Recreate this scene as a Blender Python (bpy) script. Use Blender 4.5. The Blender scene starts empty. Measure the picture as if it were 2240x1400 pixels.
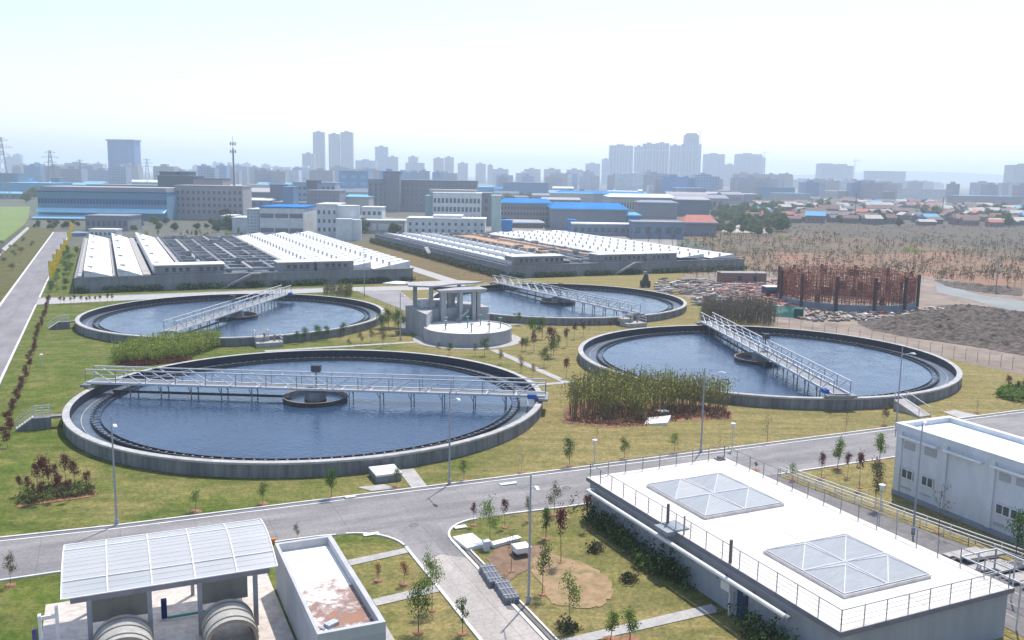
import bpy, math, random
from mathutils import Vector, Matrix
R = math.radians
sc = bpy.context.scene
col = sc.collection
# ---------------------------------------------------------------- camera
CH = 25.34; CF = 2008.25; CP = R(9.0221); CR = R(-0.8704)
cd = bpy.data.cameras.new('camera'); cam = bpy.data.objects.new('camera', cd); col.objects.link(cam)
cd.sensor_fit = 'HORIZONTAL'; cd.sensor_width = 36.0; cd.lens = CF / 2240 * 36.0
cd.clip_start = 0.5; cd.clip_end = 30000
cam.matrix_world = Matrix.Translation((0, 0, CH)) @ Matrix.Rotation(R(90) - CP, 4, 'X') @ Matrix.Rotation(-CR, 4, 'Z')
sc.camera = cam
# ---------------------------------------------------------------- light
SUN_AZ = R(23.0); SUN_EL = R(63.0)          # azimuth measured from +Y towards +X
w = bpy.data.worlds.new('World'); sc.world = w; w.use_nodes = True
nt = w.node_tree; bg = nt.nodes['Background']
sky = nt.nodes.new('ShaderNodeTexSky'); sky.sky_type = 'NISHITA'; sky.sun_disc = False
sky.sun_elevation = SUN_EL; sky.sun_rotation = SUN_AZ
sky.altitude = 0; sky.air_density = 1.0; sky.dust_density = 1.0; sky.ozone_density = 1.6
tint = nt.nodes.new('ShaderNodeMixRGB'); tint.blend_type = 'MULTIPLY'; tint.inputs[0].default_value = 1; tint.inputs[2].default_value = (1.0, .96, .95, 1)
nt.links.new(sky.outputs[0], tint.inputs[1]); nt.links.new(tint.outputs[0], bg.inputs[0]); bg.inputs[1].default_value = 0.15
sl = bpy.data.lights.new('sun', 'SUN'); sl.energy = 3.4; sl.angle = R(0.6); sl.color = (1.0, 0.945, 0.86)
so = bpy.data.objects.new('sun', sl); col.objects.link(so); so.location = (60, 150, 200)
sd = Vector((math.sin(SUN_AZ) * math.cos(SUN_EL), math.cos(SUN_AZ) * math.cos(SUN_EL), math.sin(SUN_EL)))
so.rotation_euler = sd.to_track_quat('Z', 'Y').to_euler()
sc.view_settings.view_transform = 'Standard'; sc.view_settings.look = 'None'
sc.view_settings.exposure = 0.67; sc.view_settings.gamma = 1.0
try:
    sc.cycles.use_denoising = True; sc.cycles.max_bounces = 5; sc.cycles.volume_bounces = 2
    sc.cycles.transparent_max_bounces = 8; sc.cycles.diffuse_bounces = 3
    sc.cycles.caustics_reflective = False; sc.cycles.caustics_refractive = False
except Exception: pass
# ---------------------------------------------------------------- where things stand
TH = R(24.0); CT, ST = math.cos(TH), math.sin(TH)     # the whole works is laid out on a grid turned 24 degrees
def ray(px, py):
    a = px - 1120; b = 700 - py; cr, sr = math.cos(CR), math.sin(CR)
    X = (cr * a + sr * b) / CF; Y = (-sr * a + cr * b) / CF
    c, s = math.cos(CP), math.sin(CP)
    return X, c + Y * s, Y * c - s
def gp(px, py, z=0.0):
    d = ray(px, py); t = (z - CH) / d[2]; return (d[0] * t, d[1] * t)
def W(s, t): return (s * CT - t * ST, s * ST + t * CT)           # site grid -> world
def S(px, py, z=0.0):
    x, y = gp(px, py, z); return (x * CT + y * ST, -x * ST + y * CT)
def FD(px, D): d = ray(px, 400); return (d[0] / d[1] * D, D)
def HZ(px, py, D): d = ray(px, py); return CH + d[2] / d[1] * D
def PS(px, py, s0):                                              # where a sight line meets the wall plane s = s0
    d = ray(px, py); ds = d[0] * CT + d[1] * ST; k = s0 / ds
    return (-d[0] * ST + d[1] * CT) * k, CH + d[2] * k
rnd = random.Random(11)
def hgt(px, pyb, pyt):                                           # real height of an upright thing on the ground
    x, y = gp(px, pyb); return HZ(px, pyt, y)
# ---------------------------------------------------------------- materials
MATS = {}
def mat(name, c=None, c2=None, scale=0.5, rough=0.85, detail=5, bump=0.0, bscale=None, metal=0.0, stretch=(1, 1, 1), spec=0.3, lo=0.35, hi=0.65, c3=None, s3=4.0, alpha=1.0, amt3=0.5):
    if name in MATS: return MATS[name]
    m = bpy.data.materials.new(name); m.use_nodes = True; n = m.node_tree; L = n.links
    b = n.nodes['Principled BSDF']; b.inputs['Roughness'].default_value = rough; b.inputs['Metallic'].default_value = metal
    b.inputs['Specular IOR Level'].default_value = spec
    if alpha < 1: b.inputs['Alpha'].default_value = alpha
    tc = n.nodes.new('ShaderNodeTexCoord'); mp = n.nodes.new('ShaderNodeMapping'); mp.inputs['Scale'].default_value = stretch
    L.new(tc.outputs['Object'], mp.inputs[0])
    if c2 is None: c2 = tuple(x * 0.8 for x in c)
    no = n.nodes.new('ShaderNodeTexNoise'); no.inputs['Scale'].default_value = scale; no.inputs['Detail'].default_value = detail
    no.inputs['Roughness'].default_value = 0.62
    L.new(mp.outputs[0], no.inputs['Vector'])
    r = n.nodes.new('ShaderNodeValToRGB'); r.color_ramp.elements[0].position = lo; r.color_ramp.elements[1].position = hi
    r.color_ramp.elements[0].color = (*c, 1); r.color_ramp.elements[1].color = (*c2, 1)
    L.new(no.outputs[0], r.inputs[0]); out = r.outputs[0]
    if c3:
        n3 = n.nodes.new('ShaderNodeTexNoise'); n3.inputs['Scale'].default_value = s3; n3.inputs['Detail'].default_value = 6
        n3.inputs['Roughness'].default_value = 0.7
        L.new(mp.outputs[0], n3.inputs['Vector'])
        r3 = n.nodes.new('ShaderNodeValToRGB'); r3.color_ramp.elements[0].position = 0.42; r3.color_ramp.elements[1].position = 0.68
        r3.color_ramp.elements[0].color = (0, 0, 0, 1); r3.color_ramp.elements[1].color = (amt3, amt3, amt3, 1)
        L.new(n3.outputs[0], r3.inputs[0])
        mx = n.nodes.new('ShaderNodeMixRGB'); L.new(r3.outputs[0], mx.inputs[0]); L.new(out, mx.inputs[1]); mx.inputs[2].default_value = (*c3, 1)
        out = mx.outputs[0]
    L.new(out, b.inputs['Base Color'])
    if bump:
        nb = n.nodes.new('ShaderNodeTexNoise'); nb.inputs['Scale'].default_value = bscale or scale * 4; nb.inputs['Detail'].default_value = 4
        L.new(mp.outputs[0], nb.inputs['Vector'])
        bp = n.nodes.new('ShaderNodeBump'); bp.inputs['Strength'].default_value = 1.0; bp.inputs['Distance'].default_value = bump
        L.new(nb.outputs[0], bp.inputs['Height']); L.new(bp.outputs[0], b.inputs['Normal'])
    MATS[name] = m; return m
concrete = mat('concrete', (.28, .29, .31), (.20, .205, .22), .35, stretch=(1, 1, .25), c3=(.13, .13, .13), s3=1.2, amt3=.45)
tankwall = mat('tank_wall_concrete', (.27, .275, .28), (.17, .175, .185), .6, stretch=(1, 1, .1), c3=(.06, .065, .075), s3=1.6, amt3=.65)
wetshade = mat('wet_shaded_concrete', (.018, .025, .045), (.01, .014, .028), .7, rough=.5, stretch=(1, 1, .3))  # wet inner tank wall, its shade also put into the dark blue
rimtop = mat('rim_cap', (.48, .47, .46), (.34, .335, .33), .8, c3=(.22, .22, .22), s3=2.5, amt3=.5)
chanfl = mat('channel_floor', (.10, .13, .17), (.06, .08, .11), .8, rough=.4)
weirdark = mat('weir_steel', (.03, .03, .035), (.06, .055, .05), 2.0, rough=.5)
galv = mat('painted_steel', (.62, .63, .65), (.5, .51, .53), 2.0, rough=.45, spec=.5)
galvd = mat('dull_steel', (.25, .26, .28), (.18, .19, .2), 2.0, rough=.5)
white = mat('white_sheet', (.78, .77, .76), (.68, .67, .66), .5, c3=(.5, .49, .47), s3=2.0, amt3=.35, rough=.6)
whitew = mat('white_wall', (.66, .68, .70), (.58, .6, .62), .5, c3=(.42, .43, .44), s3=.8, amt3=.4, stretch=(1, 1, .3))
whiter = mat('white_roof', (.72, .67, .62), (.60, .56, .51), .35, c3=(.42, .37, .33), s3=.9, amt3=.45, detail=8)
asph = mat('road_surface', (.31, .295, .295), (.20, .19, .195), .12, c3=(.17, .165, .17), s3=.5, amt3=.5, stretch=(1, 1, 1), bump=.003, bscale=9)
asphp = mat('pale_concrete_road', (.50, .46, .425), (.40, .37, .345), .25, c3=(.3, .28, .27), s3=1.0, amt3=.4)
pavem = mat('paving', (.45, .43, .41), (.33, .32, .31), 1.2, c3=(.22, .21, .2), s3=5)
kerbm = mat('kerb_stone', (.72, .70, .68), (.55, .53, .52), 1.0)
gutter = mat('gutter_grime', (.12, .115, .12), (.2, .19, .19), 1.0)
rust = mat('rust', (.26, .11, .04), (.12, .05, .03), 2.0)
glassd = mat('window_glass', (.035, .05, .07), (.06, .08, .1), .6, rough=.15, spec=.6)
glassb = mat('hazy_window', (.10, .13, .18), (.07, .09, .13), .4, rough=.3, spec=.5)
bark = mat('bark', (.10, .075, .055), (.06, .045, .035), 6)
paleb = mat('pale_bark', (.2, .17, .13), (.12, .1, .08), 6)
redsoil = mat('red_soil', (.36, .17, .10), (.25, .12, .07), 1.0, c3=(.13, .09, .05), s3=2.5, amt3=.8, detail=8)
def leafm(nm, c): 
    m = mat(nm, c, tuple(x * .65 for x in c), 3.0, rough=.7); n = m.node_tree; b = n.nodes['Principled BSDF']
    tr = n.nodes.new('ShaderNodeBsdfTranslucent'); ms = n.nodes.new('ShaderNodeMixShader'); ms.inputs[0].default_value = .4
    n.links.new(b.inputs['Base Color'].links[0].from_socket, tr.inputs[0]); n.links.new(b.outputs[0], ms.inputs[1]); n.links.new(tr.outputs[0], ms.inputs[2]); n.links.new(ms.outputs[0], n.nodes['Material Output'].inputs['Surface'])
    return m
lg = leafm('leaf_green', (.13, .23, .045)); lgl = leafm('leaf_light_green', (.24, .34, .07)); lgd = leafm('leaf_dark_green', (.045, .085, .03))
lr = leafm('leaf_purple_red', (.19, .05, .06)); lrd = leafm('leaf_dark_red', (.10, .03, .035)); lo_ = leafm('leaf_olive', (.17, .165, .07))
lor = leafm('leaf_orange_red', (.35, .07, .03)); lye = leafm('leaf_yellow_green', (.43, .47, .10)); lbr = leafm('leaf_brown', (.15, .12, .08))
lbo = leafm('leaf_bamboo_olive', (.23, .225, .055))
yel = None
yel = leafm('yellow_cloth', (.95, .76, .03))
# grass: patches, dry spots and blades
def grassmat(name, g1, g2, dry, dryamt=.5, big=.035):
    m = bpy.data.materials.new(name); m.use_nodes = True; n = m.node_tree; L = n.links; b = n.nodes['Principled BSDF']
    b.inputs['Roughness'].default_value = 1; b.inputs['Specular IOR Level'].default_value = .1
    tc = n.nodes.new('ShaderNodeTexCoord')
    def noise(s, d=4, r=.6):
        x = n.nodes.new('ShaderNodeTexNoise'); x.inputs['Scale'].default_value = s; x.inputs['Detail'].default_value = d; x.inputs['Roughness'].default_value = r
        L.new(tc.outputs['Object'], x.inputs['Vector']); return x.outputs[0]
    def ramp(src, a, b_, ca, cb):
        r = n.nodes.new('ShaderNodeValToRGB'); e = r.color_ramp.elements; e[0].position = a; e[1].position = b_; e[0].color = (*ca, 1); e[1].color = (*cb, 1)
        L.new(src, r.inputs[0]); return r.outputs[0]
    def mix(f, a, b_, kind='MIX'):
        x = n.nodes.new('ShaderNodeMixRGB'); x.blend_type = kind
        for i, v in enumerate((f, a, b_)):
            if hasattr(v, 'links') or hasattr(v, 'is_linked'): L.new(v, x.inputs[i])
            else: x.inputs[i].default_value = v if i == 0 else (*v, 1)
        return x.outputs[0]
    base = ramp(noise(.6, 5), .35, .65, g1, g2)
    # healthier turf towards the left front, drier towards the right and back
    sx = n.nodes.new('ShaderNodeSeparateXYZ'); L.new(tc.outputs['Object'], sx.inputs[0])
    ma = n.nodes.new('ShaderNodeMath'); ma.operation = 'MULTIPLY_ADD'; ma.inputs[1].default_value = .007; ma.inputs[2].default_value = .22; L.new(sx.outputs[0], ma.inputs[0])
    mb = n.nodes.new('ShaderNodeMath'); mb.operation = 'MULTIPLY_ADD'; mb.inputs[1].default_value = .0013; L.new(sx.outputs[1], mb.inputs[0]); L.new(ma.outputs[0], mb.inputs[2])
    m2 = n.nodes.new('ShaderNodeMath'); m2.operation = 'MULTIPLY_ADD'; m2.inputs[1].default_value = 1.3; L.new(noise(big, 5, .65), m2.inputs[0]); L.new(mb.outputs[0], m2.inputs[2])
    dm = ramp(m2.outputs[0], .78, 1.5, (0, 0, 0), (.85, .85, .85))
    o = mix(dm, base, dry)
    sp = ramp(noise(.22, 7, .78), .46, .66, (0, 0, 0), (dryamt,) * 3)
    o = mix(sp, o, tuple(x * .95 for x in dry))
    mp = n.nodes.new('ShaderNodeMapping'); mp.inputs['Rotation'].default_value = (0, 0, -R(20)); mp.inputs['Scale'].default_value = (.07, .55, 1); L.new(tc.outputs['Object'], mp.inputs[0])
    sn = n.nodes.new('ShaderNodeTexNoise'); sn.inputs['Scale'].default_value = 1; sn.inputs['Detail'].default_value = 5; sn.inputs['Roughness'].default_value = .65; L.new(mp.outputs[0], sn.inputs['Vector'])
    o = mix(1.0, o, ramp(sn.outputs[0], .36, .64, (.8, .84, .8), (1.22, 1.16, 1.15)), 'MULTIPLY')
    o = mix(1.0, o, ramp(noise(1.1, 6, .75), .36, .66, (.72, .78, .72), (1.25, 1.18, 1.2)), 'MULTIPLY')
    blades = ramp(noise(3.5, 6, .8), .35, .7, (.55, .56, .54), (1.35, 1.33, 1.28))
    o = mix(1.0, o, blades, 'MULTIPLY')
    L.new(o, b.inputs['Base Color'])
    bp = n.nodes.new('ShaderNodeBump'); bp.inputs['Distance'].default_value = .06; bp.inputs['Strength'].default_value = .6
    L.new(noise(6, 4, .7), bp.inputs['Height']); L.new(bp.outputs[0], b.inputs['Normal'])
    MATS[name] = m; return m
grass = grassmat('lawn_grass', (.075, .12, .022), (.12, .145, .032), (.26, .215, .10), .6)
rough_g = grassmat('rough_grass', (.08, .10, .03), (.13, .12, .05), (.19, .14, .075), .7)
scrubm = mat('scrubland', (.09, .055, .03), (.075, .07, .03), .03, c3=(.24, .11, .055), s3=.06, amt3=.6, detail=8, hi=.55, bump=.3, bscale=.3)
darkscrub = mat('dark_scrub', (.045, .032, .022), (.065, .055, .025), .03, c3=(.12, .08, .05), s3=.1, detail=8)
orangem = mat('orange_soil', (.28, .12, .07), (.15, .09, .05), .06, c3=(.12, .11, .05), s3=.12, amt3=.8, detail=8, stretch=(.5, 1, 1))
farmud = mat('far_ground', (.085, .08, .06), (.06, .08, .045), .004, c3=(.14, .12, .1), s3=.02, detail=8)
dirtm = mat('construction_dirt', (.30, .235, .185), (.20, .155, .12), .1, c3=(.11, .085, .07), s3=.22, amt3=.8, detail=8, bump=.1, bscale=1.5)
mudm = mat('excavated_mud', (.065, .046, .036), (.035, .026, .021), .5, c3=(.20, .16, .13), s3=.9, amt3=.7, detail=8, bump=.3, bscale=1.3)
# tank water: dark blue with fine wind ripples
def watermat():
    m = bpy.data.materials.new('tank_water'); m.use_nodes = True; n = m.node_tree; L = n.links; b = n.nodes['Principled BSDF']
    b.inputs['Roughness'].default_value = .06; b.inputs['IOR'].default_value = 1.36
    tc = n.nodes.new('ShaderNodeTexCoord')
    no = n.nodes.new('ShaderNodeTexNoise'); no.inputs['Scale'].default_value = .06; no.inputs['Detail'].default_value = 3; L.new(tc.outputs['Object'], no.inputs['Vector'])
    r = n.nodes.new('ShaderNodeValToRGB'); r.color_ramp.elements[0].position = .3; r.color_ramp.elements[1].position = .7
    r.color_ramp.elements[0].color = (.014, .034, .078, 1); r.color_ramp.elements[1].color = (.028, .056, .106, 1)
    L.new(no.outputs[0], r.inputs[0]); L.new(r.outputs[0], b.inputs['Base Color'])
    n1 = n.nodes.new('ShaderNodeTexNoise'); n1.inputs['Scale'].default_value = 2.2; n1.inputs['Detail'].default_value = 3; L.new(tc.outputs['Object'], n1.inputs['Vector'])
    n2 = n.nodes.new('ShaderNodeTexNoise'); n2.inputs['Scale'].default_value = .35; n2.inputs['Detail'].default_value = 4; L.new(tc.outputs['Object'], n2.inputs['Vector'])
    mu = n.nodes.new('ShaderNodeMath'); mu.operation = 'MULTIPLY'; L.new(n1.outputs[0], mu.inputs[0]); L.new(n2.outputs[0], mu.inputs[1])
    bp = n.nodes.new('ShaderNodeBump'); bp.inputs['Distance'].default_value = .085; bp.inputs['Strength'].default_value = 1
    L.new(mu.outputs[0], bp.inputs['Height']); L.new(bp.outputs[0], b.inputs['Normal'])
    return m
waterm = watermat()
def facade(name, wall, win, bw=3.0, bh=3.2, mort=.9, vert=False):
    if name in MATS: return MATS[name]
    m = bpy.data.materials.new(name); m.use_nodes = True; n = m.node_tree; L = n.links; b = n.nodes['Principled BSDF']
    b.inputs['Roughness'].default_value = .7
    tc = n.nodes.new('ShaderNodeTexCoord'); sx = n.nodes.new('ShaderNodeSeparateXYZ'); L.new(tc.outputs['Object'], sx.inputs[0])
    ad = n.nodes.new('ShaderNodeMath'); L.new(sx.outputs[0], ad.inputs[0]); L.new(sx.outputs[1], ad.inputs[1])
    cb = n.nodes.new('ShaderNodeCombineXYZ'); L.new(ad.outputs[0], cb.inputs[0]); L.new(sx.outputs[2], cb.inputs[1])
    br = n.nodes.new('ShaderNodeTexBrick'); L.new(cb.outputs[0], br.inputs['Vector']); br.offset = 0
    br.inputs['Scale'].default_value = 1; br.inputs['Brick Width'].default_value = bw; br.inputs['Row Height'].default_value = bh
    br.inputs['Mortar Size'].default_value = mort; br.inputs['Mortar Smooth'].default_value = .1
    br.inputs['Color1'].default_value = (*win, 1); br.inputs['Color2'].default_value = (*[x * 1.6 for x in win], 1); br.inputs['Mortar'].default_value = (*wall, 1)
    geo = n.nodes.new('ShaderNodeNewGeometry'); sz = n.nodes.new('ShaderNodeSeparateXYZ'); L.new(geo.outputs['Normal'], sz.inputs[0])
    gt = n.nodes.new('ShaderNodeMath'); gt.operation = 'GREATER_THAN'; gt.inputs[1].default_value = .5; L.new(sz.outputs[2], gt.inputs[0])
    mx = n.nodes.new('ShaderNodeMixRGB'); L.new(gt.outputs[0], mx.inputs[0]); L.new(br.outputs[0], mx.inputs[1]); mx.inputs[2].default_value = (*[x * .9 for x in wall], 1)
    L.new(mx.outputs[0], b.inputs['Base Color']); MATS[name] = m; return m
# ---------------------------------------------------------------- mesh helpers
class MB:
    def __init__(s): s.v = []; s.f = []; s.m = []
    def add(s, vs, fs, m=0):
        b = len(s.v); s.v += [tuple(x) for x in vs]; s.f += [tuple(i + b for i in f) for f in fs]; s.m += [m] * len(fs); return s
    def box(s, x0, x1, y0, y1, z0, z1, m=0):
        return s.add([(x0,y0,z0),(x1,y0,z0),(x1,y1,z0),(x0,y1,z0),(x0,y0,z1),(x1,y0,z1),(x1,y1,z1),(x0,y1,z1)],
                     [(0,3,2,1),(4,5,6,7),(0,1,5,4),(1,2,6,5),(2,3,7,6),(3,0,4,7)], m)
    def bar(s, a, b, w, h=None, m=0):
        a = Vector(a); b = Vector(b); d = (b - a)
        if d.length < 1e-5: return s
        d.normalize(); up = Vector((0,0,1)) if abs(d.z) < .95 else Vector((0,1,0))
        x = d.cross(up).normalized() * (w / 2); y = x.cross(d).normalized() * ((h or w) / 2)
        vs = [a-x-y, a+x-y, a+x+y, a-x+y, b-x-y, b+x-y, b+x+y, b-x+y]
        return s.add(vs, [(0,1,2,3),(4,7,6,5),(0,4,5,1),(1,5,6,2),(2,6,7,3),(3,7,4,0)], m)
    def tube(s, a, b, r, r2=None, n=6, m=0, caps=True):
        a = Vector(a); b = Vector(b); r2 = r if r2 is None else r2; d = (b - a).normalized()
        up = Vector((0,0,1)) if abs(d.z) < .95 else Vector((0,1,0)); x = d.cross(up).normalized(); y = x.cross(d)
        vs = []
        for p, q in ((a, r), (b, r2)):
            for i in range(n): an = 2*math.pi*i/n; vs.append(p + x*(q*math.cos(an)) + y*(q*math.sin(an)))
        fs = [(i, (i+1) % n, (i+1) % n + n, i+n) for i in range(n)]
        if caps: fs += [tuple(range(n-1, -1, -1)), tuple(range(n, 2*n))]
        return s.add(vs, fs, m)
    def prism(s, poly, z0, z1, m=0, m2=None):
        n = len(poly); a = sum(poly[i][0]*poly[(i+1)%n][1]-poly[(i+1)%n][0]*poly[i][1] for i in range(n))
        if a < 0: poly = poly[::-1]
        s.add([(x,y,z0) for x,y in poly]+[(x,y,z1) for x,y in poly], [tuple(range(n-1,-1,-1))]+[(i,(i+1)%n,(i+1)%n+n,i+n) for i in range(n)], m)
        return s.add([(x,y,z1) for x,y in poly], [tuple(range(n))], m if m2 is None else m2)
    def sheet(s, poly, z, m=0):
        n = len(poly); a = sum(poly[i][0]*poly[(i+1)%n][1]-poly[(i+1)%n][0]*poly[i][1] for i in range(n))
        if a < 0: poly = poly[::-1]
        return s.add([(x,y,z) for x,y in poly], [tuple(range(n))], m)
    def ring(s, r0, r1, z0, z1, n=128, c=(0,0), m=0, mt=None, mi=None):
        vs = []
        for i in range(n):
            a = 2*math.pi*i/n; ca, sa = math.cos(a), math.sin(a)
            for r, z in ((r0,z0),(r1,z0),(r1,z1),(r0,z1)): vs.append((c[0]+r*ca, c[1]+r*sa, z))
        b = len(s.v); s.v += vs
        for i in range(n):
            j = (i+1) % n
            for k in range(4):
                l = (k+1) % 4; s.f.append((b+i*4+k, b+j*4+k, b+j*4+l, b+i*4+l)); s.m.append({0: m, 1: m, 2: m if mt is None else mt, 3: m if mi is None else mi}[k])
        return s
    def disc(s, r, z, n=128, c=(0,0), m=0): return s.add([(c[0]+r*math.cos(2*math.pi*i/n), c[1]+r*math.sin(2*math.pi*i/n), z) for i in range(n)], [tuple(range(n))], m)
    def build(s, name, mats, parent=None):
        me = bpy.data.meshes.new(name); me.from_pydata(s.v, [], s.f)
        if not isinstance(mats, (list, tuple)): mats = [mats]
        for x in mats: me.materials.append(x)
        if len(mats) > 1: me.polygons.foreach_set('material_index', s.m)
        me.update(); o = bpy.data.objects.new(name, me); col.objects.link(o)
        if parent is not None: o.parent = parent
        return o
def tag(o, label=None, cat=None, group=None, kind=None):
    if label: o['label'] = label
    if cat: o['category'] = cat
    if group: o['group'] = group
    if kind: o['kind'] = kind
    return o
def thing(name, label, cat, loc=(0,0,0), rz=0.0, group=None):
    o = bpy.data.objects.new(name, None); col.objects.link(o); o.location = loc; o.rotation_euler = (0,0,rz); o.empty_display_size = .2
    return tag(o, label, cat, group)
def site(name, label, cat, s, t, z=0, group=None): x, y = W(s, t); return thing(name, label, cat, (x, y, z), TH, group)
def copyt(o, parent=None):
    c = o.copy(); col.objects.link(c)
    if parent is not None: c.parent = parent
    for ch in list(o.children): copyt(ch, c)
    return c
def struct(name, mb, m): return tag(mb.build(name, m), kind='structure')
def mono(name, mb, m, label, cat, group=None, kind=None): return tag(mb.build(name, m), label, cat, group, kind)
PX = lambda pts, z=0: [gp(*p, z) for p in pts]
WS = lambda pts: [W(*p) for p in pts]
# ---------------------------------------------------------------- the ground
g = MB(); g.sheet([(-9000, -300), (9000, -300), (9000, 14000), (-9000, 14000)], 0); struct('ground', g, farmud)
g = MB(); g.sheet([(-330, 25), (W(-18.5, 25)), W(-18.5, 420), (-330, 520)], .02); struct('verge', g, rough_g)
g = MB(); g.sheet(PX([(-400, 470), (-60, 452), (66, 452), (62, 478), (52, 492), (0, 533), (-400, 700)]), .04); struct('field', g, mat('crop_green', (.12, .19, .035), (.15, .2, .05), .03, c3=(.2, .2, .08), s3=.15, amt3=.4))
g = MB(); g.sheet(PX([(-60, 590), (0, 548), (60, 496), (64, 500), (0, 560), (-60, 605)]), .06); g2 = g; struct('path', g, pavem)
g = MB(); g.sheet(PX([(-60, 575), (0, 540), (58, 494), (61, 496), (0, 549), (-60, 590)]), .05); struct('ditch', g, mat('ditch', (.05, .06, .07), None, .2))
LB = [(-18, 20), (-18, 60), (-12, 70), (-12, 200), (-12, 420), (80, 420), (80, 330), (168, 330), (168, 200)]
lawn = WS([(-12, 25), (-12, 202), (-12, 330), (166, 330), (166, 206)]) + PX([(1500, 640), (1540, 668), (1700, 712), (1900, 745), (2010, 768), (2240, 815), (2500, 860)]) + [(130, 40), (60, 20)]
g = MB(); g.sheet(lawn, .03); struct('lawn', g, grass)
g = MB(); g.sheet(PX([(1495, 600), (1640, 592), (1760, 600), (2040, 605), (2400, 660), (2600, 900), (2240, 822), (2010, 770), (1900, 747), (1700, 714), (1540, 670), (1480, 640)]), .045); struct('building_site_ground', g, dirtm)
g = MB(); g.sheet(PX([(1480, 505), (1560, 478), (2500, 500), (3000, 700), (2400, 662), (2060, 610), (1760, 598), (1640, 590)]), .035); struct('scrubland', g, scrubm)
g = MB(); g.sheet(PX([(1700, 476), (1800, 470), (2300, 480), (2600, 520), (2240, 548), (1990, 528), (1820, 512), (1640, 500)]), .06); struct('scrubland', g, darkscrub)
g = MB(); g.sheet(PX([(2045, 618), (2085, 628), (2140, 645), (2240, 660), (2400, 690), (2400, 720), (2240, 688), (2180, 672), (2120, 655), (2050, 640)]), .06); struct('water', g, mat('puddle_water', (.14, .145, .13), (.22, .21, .18), .1, rough=.45, spec=.3))
g = MB(); g.sheet(WS([(66.5, 200), (89.5, 200), (89.5, 330), (66.5, 330)]), .05); struct('verge', g, rough_g)
g = MB(); g.sheet(WS([(73, 196), (77, 196), (77, 420), (73, 420)]), .055); struct('path', g, pavem)
g = MB(); g.sheet(PX([(1440, 492), (1560, 482), (1670, 500), (1690, 510), (1560, 508), (1480, 512)]), .07); struct('path', g, mat('pale_track', (.5, .46, .4), (.38, .34, .3), .1))
g = MB(); g.sheet(PX([(560, 478), (760, 470), (1100, 492), (1480, 515), (1480, 560), (1100, 520), (760, 505), (560, 500)]), .05); struct('yard', g, mat('yard_concrete', (.3, .28, .26), (.2, .19, .18), .05, c3=(.13, .14, .09), s3=.2))
g = MB(); g.sheet(PX([(1640, 585), (1600, 562), (1700, 552), (1900, 558), (2060, 552), (2240, 572), (2500, 600), (2500, 660), (2240, 642), (2130, 622), (2060, 606), (1760, 596)]), .07); struct('scrubland', g, orangem)
g = MB(); g.sheet(PX([(1660, 500), (1560, 470), (1700, 425), (2500, 430), (2700, 520), (2240, 492), (1900, 480)]), .045); struct('village_ground', g, mat('village_ground', (.06, .05, .045), (.035, .04, .025), .05, c3=(.16, .12, .1), s3=.12, detail=8))
# ---------------------------------------------------------------- roads
def lane(poly, z, m_, name='road'):
    q = MB(); q.sheet(poly, z); o = struct(name, q, m_); o.rotation_euler = (0, 0, TH); return o
def streaky(name, c1, c2, stain, along='s'):
    m = mat(name, c1, c2, .5, c3=stain, s3=.35, amt3=.6, detail=8, stretch=(.22, 1, 1) if along == 's' else (1, .22, 1), bump=.004, bscale=12)
    n = m.node_tree; L = n.links; b = n.nodes['Principled BSDF']; src = b.inputs['Base Color'].links[0].from_socket
    tc = n.nodes.new('ShaderNodeTexCoord'); br = n.nodes.new('ShaderNodeTexBrick'); L.new(tc.outputs['Object'], br.inputs['Vector']); br.offset = 0
    br.inputs['Scale'].default_value = 1; br.inputs['Brick Width'].default_value = 5.0; br.inputs['Row Height'].default_value = 3.6; br.inputs['Mortar Size'].default_value = .022; br.inputs['Mortar Smooth'].default_value = .3
    br.inputs['Color1'].default_value = (1, 1, 1, 1); br.inputs['Color2'].default_value = (.93, .93, .93, 1); br.inputs['Mortar'].default_value = (.62, .6, .6, 1)
    no = n.nodes.new('ShaderNodeTexNoise'); no.inputs['Scale'].default_value = 5; no.inputs['Detail'].default_value = 6; L.new(tc.outputs['Object'], no.inputs['Vector'])
    rp = n.nodes.new('ShaderNodeValToRGB'); rp.color_ramp.elements[0].position = .3; rp.color_ramp.elements[1].position = .7; rp.color_ramp.elements[0].color = (.82, .82, .82, 1); rp.color_ramp.elements[1].color = (1.1, 1.1, 1.1, 1); L.new(no.outputs[0], rp.inputs[0])
    m1 = n.nodes.new('ShaderNodeMixRGB'); m1.blend_type = 'MULTIPLY'; m1.inputs[0].default_value = 1; L.new(src, m1.inputs[1]); L.new(br.outputs[0], m1.inputs[2])
    m2 = n.nodes.new('ShaderNodeMixRGB'); m2.blend_type = 'MULTIPLY'; m2.inputs[0].default_value = 1; L.new(m1.outputs[0], m2.inputs[1]); L.new(rp.outputs[0], m2.inputs[2]); L.new(m2.outputs[0], b.inputs['Base Color']); return m
asphs = streaky('road_surface_along', (.30, .285, .28), (.20, .19, .19), (.13, .125, .13)); aspht = streaky('road_surface_across', (.30, .285, .28), (.21, .2, .2), (.14, .135, .14), 't'); asphp = streaky('pale_road_surface', (.46, .42, .385), (.36, .33, .305), (.24, .22, .21), 't')
lane([(-60, 61.2), (-4, 61.7), (12.5, 61.4), (15, 60.9), (24, 60.4), (31.7, 60.1), (70, 60.4), (140, 60.6), (140, 68.1), (37, 68.1), (0, 68.5), (-12, 69.3), (-60, 70)], .05, asphs)
def arc(cs, ct, r, a0, a1, n=8): return [(cs + r*math.cos(R(a0+(a1-a0)*i/n)), ct + r*math.sin(R(a0+(a1-a0)*i/n))) for i in range(n+1)]
fillL = arc(13.9, 57.2, 3.9, 80, 5, 8)       # corner of the side road, left
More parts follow.
